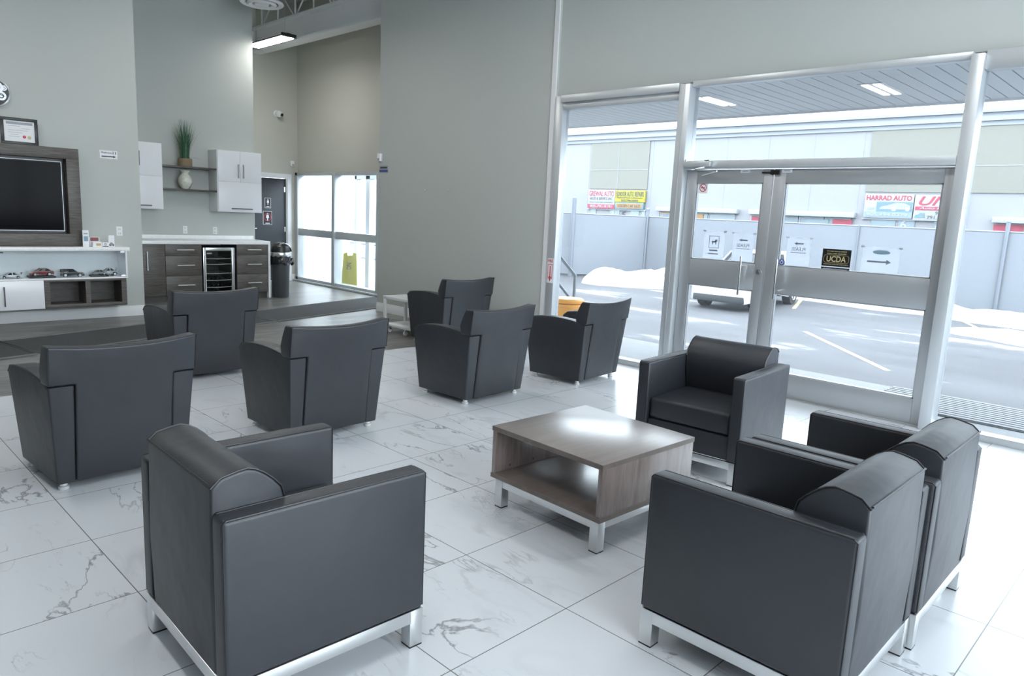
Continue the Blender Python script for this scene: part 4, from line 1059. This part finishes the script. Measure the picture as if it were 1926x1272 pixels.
MB().box(-10.105, -10.095, 2.955, 3.025, CT, 1.075, .001).build('card_sheet', 'paper', t, world=True)
MB().prism([(2.96, .945), (3.02, .945), (3.02, .965), (3.005, .97), (2.995, .985), (2.975, .985), (2.968, .968), (2.96, .962)], -10.095, -10.092, 'x').build('car_picture', 'car_grey', t, world=True)
m = MB(); disc(m, '+x', (-10.091, 2.973, .947), .008); disc(m, '+x', (-10.091, 3.008, .947), .008); m.build('car_picture', 'ink', t, world=True)

# ================================================================== coffee counter
XK, XB = -11.4, -11.998
t = thing('worktop', 'white quartz worktop with waterfall end above the dark cabinets', 'worktop', (XB, 4.6, 0))
MB().box(XB, XK + .015, 3.433, 5.785, .888, .942, .002).build('slab', 'quartz', t, world=True)
MB().box(XB, XK + .015, 5.752, 5.785, 0, .888, .002).build('end_panel', 'white_gloss', t, world=True)
MB().box(XB, XB + .015, 3.433, 5.785, .942, 1.0, .002).build('upstand', 'quartz', t, world=True)
def hbar(m, y0, y1, z, x=XK):
    m.tube([(x + .03, y0, z), (x + .03, y1, z)], .009, 8).cyl((x, y0 + .02, z), (x + .03, y0 + .02, z), .005).cyl((x, y1 - .02, z), (x + .03, y1 - .02, z), .005); return m
def vbar(m, y, z0, z1, x=XK):
    m.tube([(x + .03, y, z0), (x + .03, y, z1)], .009, 8).cyl((x, y, z0 + .02), (x + .03, y, z0 + .02), .005).cyl((x, y, z1 - .02), (x + .03, y, z1 - .02), .005); return m
t = thing('base_cabinet', 'dark wood base cabinet with a single door at the left of the counter', 'cabinet', (XB, 3.9, 0), 0, 'dark wood base cabinets')
MB().box(XB, XK - .02, 3.44, 4.105, .1, .886).box(XB, XK - .05, 3.44, 4.105, 0, .1).box(XK - .02, XK - .002, 3.44, 3.785, .1, .886).build('carcass', 'dark_wood_edge', t, world=True)
dr = MB().box(XK - .02, XK, 3.79, 4.103, .105, .882, .002).build('cabinet_door', 'dark_wood', t, world=True)
vbar(MB(), 3.842, .50, .78).build('handle', 'nickel', dr, world=True)
for (a, b_, lb, hw_) in ((4.107, 4.655, 'dark wood drawer cabinet between the single door and the wine fridge', .13), (5.215, 5.75, 'dark wood drawer cabinet at the right end of the counter', .12)):
    t = thing('base_cabinet', lb, 'cabinet', (XB, a, 0), 0, 'dark wood base cabinets')
    MB().box(XB, XK - .02, a, b_, .1, .886).box(XB, XK - .05, a, b_, 0, .1).build('carcass', 'dark_wood_edge', t, world=True)
    for (z0, z1, hz) in ((.716, .882, .802), (.406, .712, .565), (.105, .402, .262)):
        dr = MB().box(XK - .02, XK, a + .002, b_ - .002, z0, z1, .002).build('drawer', 'dark_wood', t, world=True)
        hbar(MB(), (a + b_) / 2 + .02 - hw_, (a + b_) / 2 + .02 + hw_, hz).build('handle', 'nickel', dr, world=True)
t = thing('wine_fridge', 'black wine fridge with steel framed glass door under the worktop', 'fridge', (XB, 4.93, 0))
m = MB().box(XB + .02, XK - .03, 4.672, 4.69, .03, .838).box(XB + .02, XK - .03, 5.152, 5.17, .03, .838).box(XB + .02, XK - .03, 4.672, 5.17, .03, .07).box(XB + .02, XK - .03, 4.672, 5.17, .82, .838).box(XB + .02, XB + .04, 4.672, 5.17, .03, .838)
m.build('fridge_body', 'black_plastic', t, world=True)
fd = MB().box(XK - .03, XK + .012, 4.672, 4.715, .08, .836, .003).box(XK - .03, XK + .012, 5.127, 5.17, .08, .836, .003).box(XK - .03, XK + .012, 4.715, 5.127, .785, .836, .003).box(XK - .03, XK + .012, 4.715, 5.127, .08, .13, .003).build('fridge_door', 'steel', t, world=True)
MB().box(XK - .012, XK - .006, 4.715, 5.127, .13, .785).build('glass_pane', 'display_glass', fd, world=True)
vbar(MB(), 4.69, .12, .72, XK + .012).build('handle', 'steel', fd, world=True)
MB().box(XK - .0055, XK - .004, 4.735, 4.815, .735, .755).build('badge', 'steel', fd, world=True)
for z in (.655, .565, .42, .31, .20):
    m = MB().tube([(XK - .05, 4.70 + .44 * k / 12, z + .008 * (2 * k / 12 - 1) ** 2) for k in range(13)], .006, 6)
    for k in range(9): m.tube([(XK - .05, 4.71 + .053 * k, z), (XB + .05, 4.71 + .053 * k, z)], .003, 5)
    m.build('shelf', 'steel', t, world=True)
rb = [(y, z) for z in (.35, .24, .11) for y in (4.79, 4.86, 4.93, 5.0)]
for i, (y, z) in enumerate(rb):
    o = MB().cyl((XB + .1, y, z), (XK - .15, y, z), .032, 14).cyl((XK - .15, y, z), (XK - .10, y, z), .03, 14, r2=.014).cyl((XK - .10, y, z), (XK - .06, y, z), .014, 12).build('wine_bottle', 'car_glass')
    tag(o, 'dark bottle lying neck out inside the wine fridge', 'bottle', 'bottles inside the wine fridge')
# wall cabinets
XU = -11.65
t = thing('wall_cabinet', 'white wall cabinet left of the shelves, partly behind the television wall', 'cabinet', (XB, 3.8, 1.4), 0, 'white wall cabinets')
MB().box(XB, XU - .02, 3.44, 4.205, 1.40, 2.378, .001).build('carcass', 'white_paint', t, world=True)
dr = MB().box(XU - .019, XU, 3.44, 4.195, 1.893, 2.374, .002).build('cabinet_door', 'white_gloss', t, world=True)
vbar(MB(), 3.865, 2.03, 2.24, XU).build('handle', 'dark_steel', dr, world=True)
dr = MB().box(XU - .019, XU, 3.44, 4.195, 1.404, 1.887, .002).build('cabinet_door', 'white_gloss', t, world=True)
hbar(MB(), 3.78, 4.02, 1.452, XU).build('handle', 'dark_steel', dr, world=True)
t = thing('wall_cabinet', 'white wall cabinet right of the shelves with two small doors over a flap', 'cabinet', (XB, 5.4, 1.4), 0, 'white wall cabinets')
MB().box(XB, XU - .02, 5.04, 5.785, 1.395, 2.368, .001).build('carcass', 'white_paint', t, world=True)
for (a, b_, hy) in ((5.05, 5.411, 5.375), (5.416, 5.776, 5.458)):
    dr = MB().box(XU - .019, XU, a, b_, 1.882, 2.362, .002).build('cabinet_door', 'white_gloss', t, world=True)
    vbar(MB(), hy, 1.94, 2.16, XU).build('handle', 'dark_steel', dr, world=True)
dr = MB().box(XU - .019, XU, 5.05, 5.776, 1.40, 1.877, .002).build('cabinet_door', 'white_gloss', t, world=True)
hbar(MB(), 5.25, 5.60, 1.452, XU).build('handle', 'dark_steel', dr, world=True)
for (z, lb) in ((2.042, 'upper dark wood shelf holding the grass plant'), (1.697, 'lower dark wood shelf holding the white vase')):
    tag(MB().box(XB, XU - .03, 4.207, 5.038, z, z + .028, .001).build('wall_shelf', 'dark_wood'), lb, 'shelf', 'dark wood shelves between the wall cabinets')
# plant
PX, PY, PZ = -11.80, 4.595, 2.071
t = thing('grass_plant', 'artificial grass plant in a woven tan pot on the upper shelf', 'plant', (PX, PY, PZ))
MB().lathe([(.098, 0), (.104, .01), (.104, .115), (.098, .12), (.09, .118), (.085, .10)], n=28).build('pot', 'basket', t)
rnd = random.Random(7); bm = bmesh.new()
def blade(a, r0, lean, h, w, droop=0.0):
    d = Vector((math.cos(a), math.sin(a), 0)); s = Vector((-d.y, d.x, 0)); prev = None
    for k in range(6):
        u = k / 5
        p = d * (r0 + lean * u ** 1.8) + Vector((0, 0, .10 + h * (u - droop * u * u)))
        ww = w * (1 - u) ** .7 * .5 + .0006
        A = bm.verts.new(p - s * ww); B_ = bm.verts.new(p + s * ww)
        if prev: bm.faces.new((prev[0], prev[1], B_, A))
        prev = (A, B_)
for k in range(170):
    h = rnd.uniform(.35, .62); blade(rnd.uniform(0, 2 * PI), rnd.uniform(0, .07), rnd.uniform(.02, .20) * (1.0 if h < .55 else .6), h, rnd.uniform(.006, .011))
for a in (1.5, 1.9, 4.6, 4.9, 1.2): blade(a, .07, .22, .16, .012, .9)
m = MB(); m.bm.free(); m.bm = bm
m.build('grass_blades', 'grass_green', t)
t = thing('vase', 'glossy white ceramic vase on the lower shelf', 'vase', (-11.80, 4.59, 1.7255))
MB().lathe([(.055, 0), (.062, .006), (.085, .05), (.105, .11), (.104, .15), (.085, .195), (.058, .225), (.052, .245), (.062, .265), (.078, .285), (.074, .286), (.05, .25), (.045, .23)], n=36).build('vase_body', 'ceramic', t)
o = MB().cyl((-11.62, 3.80, .9425), (-11.62, 3.80, .948), .05, 20).build('coaster', 'dark_grey'); tag(o, 'thin dark coaster at the left end of the quartz worktop', 'coaster')

# trash can beside the counter
t = thing('trash_can', 'black trash can with silver swing lid beside the counter end', 'trash can', (-11.43, 5.985, 0))
MB().lathe([(.135, 0), (.14, .01), (.158, .70), (.16, .72)], n=32).build('can_body', 'dark_grey', t)
MB().lathe([(.165, .685), (.168, .69), (.168, .755), (.165, .76)], n=32).build('band', 'steel', t)
MB().lathe([(.163, .76), (.163, .80), (.150, .86), (.10, .90), (.03, .915)], n=32).build('lid', 'black_plastic', t)
m = MB()
pts = [(-.09, .862), (-.05, .902), (0.02, .925), (.09, .90), (.135, .85), (.158, .80), (.162, .79)]
m.prism(pts + [(y, z - .02) for y, z in pts[::-1]], -.10, .10, 'x', r=.006); m.build('swing_flap', 'steel', t)
bm = bmesh.new(); rnd = random.Random(3); rows = []
for j in range(6):
    z = .70 - j * .028
    rows.append([bm.verts.new(((.166 + .006 * j * rnd.uniform(0, 1) + .01 * math.sin(k * 2.1 + j)) * math.cos(2 * PI * k / 36), (.166 + .006 * j * rnd.uniform(0, 1) + .01 * math.sin(k * 1.7)) * math.sin(2 * PI * k / 36), z + (rnd.uniform(-.02, .02) if j == 5 else 0))) for k in range(36)])
for A, B_ in zip(rows, rows[1:]):
    for k in range(36): bm.faces.new((A[k], A[(k + 1) % 36], B_[(k + 1) % 36], B_[k]))
res = bmesh.ops.create_uvsphere(bm, u_segments=12, v_segments=8, radius=.05)
for v in res['verts']: v.co = Vector((.08 + v.co.x * .8, .17 + v.co.y * .7, .60 + v.co.z * 1.3)) + Vector((rnd.uniform(-.008, .008),) * 3)
m = MB(); m.bm.free(); m.bm = bm; m.build('bin_liner', 'black_bag', t, smooth=25)

# ---- small fittings on the walls
def door_sign(label, y0, y1, z0, z1, ringed):
    t = thing('door_sign', label, 'sign', (-13.834, (y0 + y1) / 2, z0), 0, 'black signs on the washroom door')
    MB().box(-13.835, -13.83, y0, y1, z0, z1).build('sign_border', 'paper', t, world=True)
    MB().box(-13.8305, -13.829, y0 + .008, y1 - .008, z0 + .008, z1 - .008).build('sign_plate', 'black_plastic', t, world=True)
    yc, zc = (y0 + y1) / 2, (z0 + z1) / 2 + .02; k = (z1 - z0) / .26
    m = MB(); disc(m, '+x', (-13.8288, yc, zc + .062 * k), .014 * k)
    m.prism([(yc - .022 * k, zc + .042 * k), (yc + .022 * k, zc + .042 * k), (yc + .03 * k, zc - .02 * k), (yc + .012 * k, zc - .02 * k), (yc + .01 * k, zc - .075 * k), (yc - .01 * k, zc - .075 * k), (yc - .012 * k, zc - .02 * k), (yc - .03 * k, zc - .02 * k)], -13.829, -13.8275, 'x')
    m.build('person_symbol', 'paper', t, world=True)
    if ringed: m = MB(); disc(m, '+x', (-13.8285, yc, zc - .005), .078, .002, 32, .068); m.build('red_ring', 'red', t, world=True)
    plate(MB(), '+x', (-13.829, yc, z0 + .028), (y1 - y0) * .5, .014, 0, .001).build('caption_bar', 'paper', t, world=True)
door_sign('small black restroom sign, upper one on the charcoal door', 6.92, 7.05, 1.465, 1.668, False)
door_sign('black restroom sign with red ring, lower one on the charcoal door', 6.88, 7.07, 1.138, 1.406, True)
t = thing('security_camera', 'white dome security camera high on the tan wall', 'camera', (-13.8, 7.17, 3.31))
MB().cyl((-13.8, 7.17, 3.31), (-13.77, 7.17, 3.31), .065, 24).cyl((-13.77, 7.17, 3.31), (-13.72, 7.17, 3.31), .05, 20).build('mount', 'white_paint', t, world=True)
MB().sphere((-13.70, 7.18, 3.30), .062).build('camera_ball', 'white_paint', t, world=True)
MB().cyl((-13.66, 7.20, 3.285), (-13.635, 7.215, 3.28), .03, 16).build('lens', 'black_plastic', t, world=True)
t = thing('motion_sensor', 'white motion sensor above the washroom door corner', 'sensor', (-13.8, 7.50, 2.37))
MB().box(-13.8, -13.755, 7.465, 7.535, 2.31, 2.43, .012, 3).build('housing', 'white_paint', t, world=True)
MB().box(-13.757, -13.752, 7.48, 7.52, 2.33, 2.365, .002).build('lens', 'ink_grey', t, world=True)
t = thing('motion_sensor', 'white motion sensor at the left edge of the tall grey wall', 'sensor', (-9.24, 6.47, 2.31))
MB().box(-9.285, -9.20, 6.425, 6.47, 2.25, 2.37, .012, 3).build('housing', 'white_paint', t, world=True)
MB().box(-9.265, -9.22, 6.421, 6.427, 2.265, 2.30, .002).build('lens', 'ink_grey', t, world=True)
t = thing('direction_sign', 'small white and blue sign at the left edge of the tall grey wall', 'sign', (-9.165, 6.47, 2.14))
MB().box(-9.275, -9.055, 6.466, 6.47, 2.088, 2.195).build('sign_plate', 'ink_grey', t, world=True)
MB().box(-9.27, -9.06, 6.465, 6.4665, 2.10, 2.132).build('blue_band', 'ink_blue', t, world=True)
MB().box(-9.25, -9.08, 6.465, 6.4665, 2.152, 2.176).build('caption_bar', 'ink', t, world=True)
for (x, lb) in ((-8.152, 'small dark wall anchor in the tall grey wall, left of the pair'), (-7.647, 'small dark wall anchor in the tall grey wall, right of the pair')):
    o = MB().cyl((x, 6.455, 1.853), (x, 6.47, 1.853), .012, 12).box(x - .004, x + .004, 6.44, 6.458, 1.83, 1.856).build('wall_anchor', 'steel'); tag(o, lb, 'screw', 'anchors in the tall grey wall')
t = thing('extinguisher_sign', 'white sign with red down arrow on the left window jamb', 'sign', (-5.72, 6.44, .79))
MB().box(-5.766, -5.672, 6.437, 6.44, .785, 1.075).build('sign_plate', 'paper', t, world=True)
text('lettering', 'FIRE', .075, .035, (-5.719, 6.4368, 1.045), '-y', 'red', t, bold=.03)
m = MB()
for (a, b_, c, d) in ((-5.755, -5.748, .83, 1.0), (-5.69, -5.683, .83, 1.0), (-5.755, -5.683, 1.0, 1.007)): m.box(a, b_, 6.4355, 6.4372, c, d)
m.box(-5.726, -5.712, 6.4355, 6.4372, .85, .985); m.prism([(-5.745, .86), (-5.693, .86), (-5.719, .80)], 6.4355, 6.4372, 'y')
m.build('arrow', 'red', t, world=True)

# ---- stickers and sheets on the door glass
m_ = bpy.data.materials.new('backlit_sheet'); MATS['sheet'] = m_; m_.use_nodes = True
nt = m_.node_tree; nt.nodes.remove(nt.nodes['Principled BSDF'])
df = nt.nodes.new('ShaderNodeBsdfDiffuse'); df.inputs[0].default_value = (.8, .82, .85, 1)
tl = nt.nodes.new('ShaderNodeBsdfTranslucent'); tl.inputs[0].default_value = (.82, .84, .88, 1)
mx = nt.nodes.new('ShaderNodeMixShader'); mx.inputs[0].default_value = .82
nt.links.new(df.outputs[0], mx.inputs[1]); nt.links.new(tl.outputs[0], mx.inputs[2]); nt.links.new(mx.outputs[0], nt.nodes['Material Output'].inputs[0])
mat('faint_ink', (0.42, 0.44, 0.50), 0.7)
YS = 6.5045
def sheet(label, x0, x1, z0, z1):
    t = thing('paper_notice', label, 'notice', ((x0 + x1) / 2, YS, z0), 0, 'paper notices taped outside the door glass')
    MB().box(x0, x1, YS + .0005, YS + .0015, z0, z1).build('paper_sheet', 'sheet', t, world=True)
    m = MB()
    for x in (x0, x1):
        plate(m, '-y', (x, YS, z1), .03, .016, -.002, .0002)
    m.build('tape', 'paper', t, world=True)
    return t
yl = YS + .0003
t = sheet('paper notice with a faint framed symbol at the left of the left door', -3.757, -3.533, 1.213, 1.495)
m = MB()
for (a, b_, c, d) in ((-3.70, -3.695, 1.33, 1.45), (-3.595, -3.59, 1.33, 1.45), (-3.70, -3.59, 1.445, 1.45), (-3.70, -3.59, 1.33, 1.335), (-3.67, -3.62, 1.385, 1.40), (-3.665, -3.655, 1.365, 1.39), (-3.63, -3.62, 1.365, 1.39), (-3.635, -3.61, 1.395, 1.415)): m.box(a, b_, yl - .0006, yl + .0003, c, d)
m.build('symbol', 'faint_ink', t, world=True)
MB().box(-3.69, -3.60, yl - .0006, yl + .0003, 1.30, 1.315).box(-3.70, -3.59, yl - .0006, yl + .0003, 1.27, 1.28).build('print_lines', 'faint_ink', t, world=True)
for (x0, x1, lb) in ((-3.445, -3.23, 'paper notice reading PLEASE in reverse on the left door beside the pull handle'), (-2.905, -2.688, 'paper notice reading PLEASE in reverse on the right door')):
    t = sheet(lb, x0, x1, 1.218, 1.49 if x0 < -3 else 1.475); xc = (x0 + x1) / 2
    text('lettering', 'PLEASE', .13, .032, (xc, yl, 1.375), '+y', 'faint_ink', t, depth=-.0006, bold=.01)
    t.children[-1].location.y = -.0004
    m = MB(); arrow(m, '-y', (xc, yl - .0004, 1.425), .09, .012, .03, .03, 0.0002, PI); m.build('arrow', 'faint_ink', t, world=True)
    MB().box(xc - .07, xc + .07, yl - .0006, yl + .0003, 1.34, 1.346).build('print_lines', 'faint_ink', t, world=True)
t = sheet('wide paper notice with a grey arrow on the right door beside the black sticker', -2.243, -1.945, 1.224, 1.435)
m = MB(); arrow(m, '-y', (-2.10, yl - .0004, 1.315), .19, .014, .04, .045, .0002); m.build('arrow', 'faint_ink', t, world=True)
m = MB(); n = 28
o_ = [m.bm.verts.new((-2.09 + .07 * math.cos(2 * PI * k / n), yl - .0005, 1.395 + .018 * math.sin(2 * PI * k / n))) for k in range(n)]
m.bm.faces.new(o_); m.build('oval_logo', 'teal_light', t, world=True)
YI = 6.4955
t = thing('no_smoking_sticker', 'square white sticker with red no smoking ring on the left door', 'sticker', (-3.813, YI, 1.91))
MB().box(-3.865, -3.761, YI - .001, YI, 1.858, 1.958).build('sticker_sheet', 'paper', t, world=True)
m = MB(); disc(m, '-y', (-3.813, YI - .001, 1.912), .040, .0006, 32, .032); m.prism([(-3.844, 1.936), (-3.838, 1.942), (-3.782, 1.888), (-3.788, 1.882)], YI - .0017, YI - .001, 'y'); m.build('red_ring', 'red', t, world=True)
MB().box(-3.838, -3.792, YI - .0015, YI - .001, 1.908, 1.916).build('cigarette_symbol', 'ink', t, world=True)
t = thing('dealer_sticker', 'black sticker lettered UCDA in gold on the right door glass', 'sticker', (-2.45, YI, 1.21))
MB().box(-2.572, -2.328, YI - .001, YI, 1.247, 1.397, .0).build('sticker_sheet', 'black_plastic', t, world=True)
MB().box(-2.572, -2.328, YI - .001, YI, 1.208, 1.238).build('sticker_strip', 'black_plastic', t, world=True)
ye = YI - .0012
text('lettering', 'UCDA', .165, .05, (-2.45, ye, 1.312), '-y', 'gold', t, bold=.012)
text('lettering', 'ONTARIO MOTOR VEHICLE', .17, .009, (-2.45, ye, 1.378), '-y', 'gold', t)
text('lettering', 'USED CAR DEALERS', .165, .010, (-2.45, ye, 1.358), '-y', 'gold', t)
text('lettering', 'ASSOCIATION OF ONTARIO', .21, .010, (-2.45, ye, 1.265), '-y', 'gold', t)
text('lettering', 'BUY WITH CONFIDENCE', .20, .011, (-2.45, ye, 1.223), '-y', 'paper', t)
bw, bh, rr = .107, .033, .022
loop = []
for (sx, sz, a0) in ((1, 1, 0), (-1, 1, 90), (-1, -1, 180), (1, -1, 270)):
    for k in range(7):
        a = R(a0 + 15 * k); loop.append((-2.45 + sx * (bw - rr) + rr * math.cos(a), ye, 1.312 + sz * (bh - rr) + rr * math.sin(a)))
MB().tube(loop, .0012, 4, closed=True).build('gold_border', 'gold', t, world=True)
t = thing('round_sticker', 'small round blue sticker behind the right pull handle', 'sticker', (-2.938, YI, 1.245))
m = MB(); disc(m, '-y', (-2.935, YI, 1.247), .030, .0008); m.build('sticker_sheet', 'ink_blue', t, world=True)
m = MB(); disc(m, '-y', (-2.935, YI, 1.247), .016, .0014, 20, .011); disc(m, '-y', (-2.935, YI, 1.266), .005, .0014, 10); m.build('wheelchair_symbol', 'paper', t, world=True)
for (x0, x1, lb) in ((-3.42, -3.325, 'small white label on top of the left door leaf'), (-3.015, -2.92, 'small white label on top of the right door leaf')):
    t = thing('door_label', lb, 'label', ((x0 + x1) / 2, 6.478, 2.05), 0, 'white labels on the door tops')
    MB().box(x0, x1, 6.476, 6.478, 2.052, 2.082).build('label_plate', 'paper', t, world=True)
    MB().box(x0 + .02, x1 - .02, 6.4755, 6.4765, 2.063, 2.071).build('caption_bar', 'ink_grey', t, world=True)
bpy.context.view_layer.update()
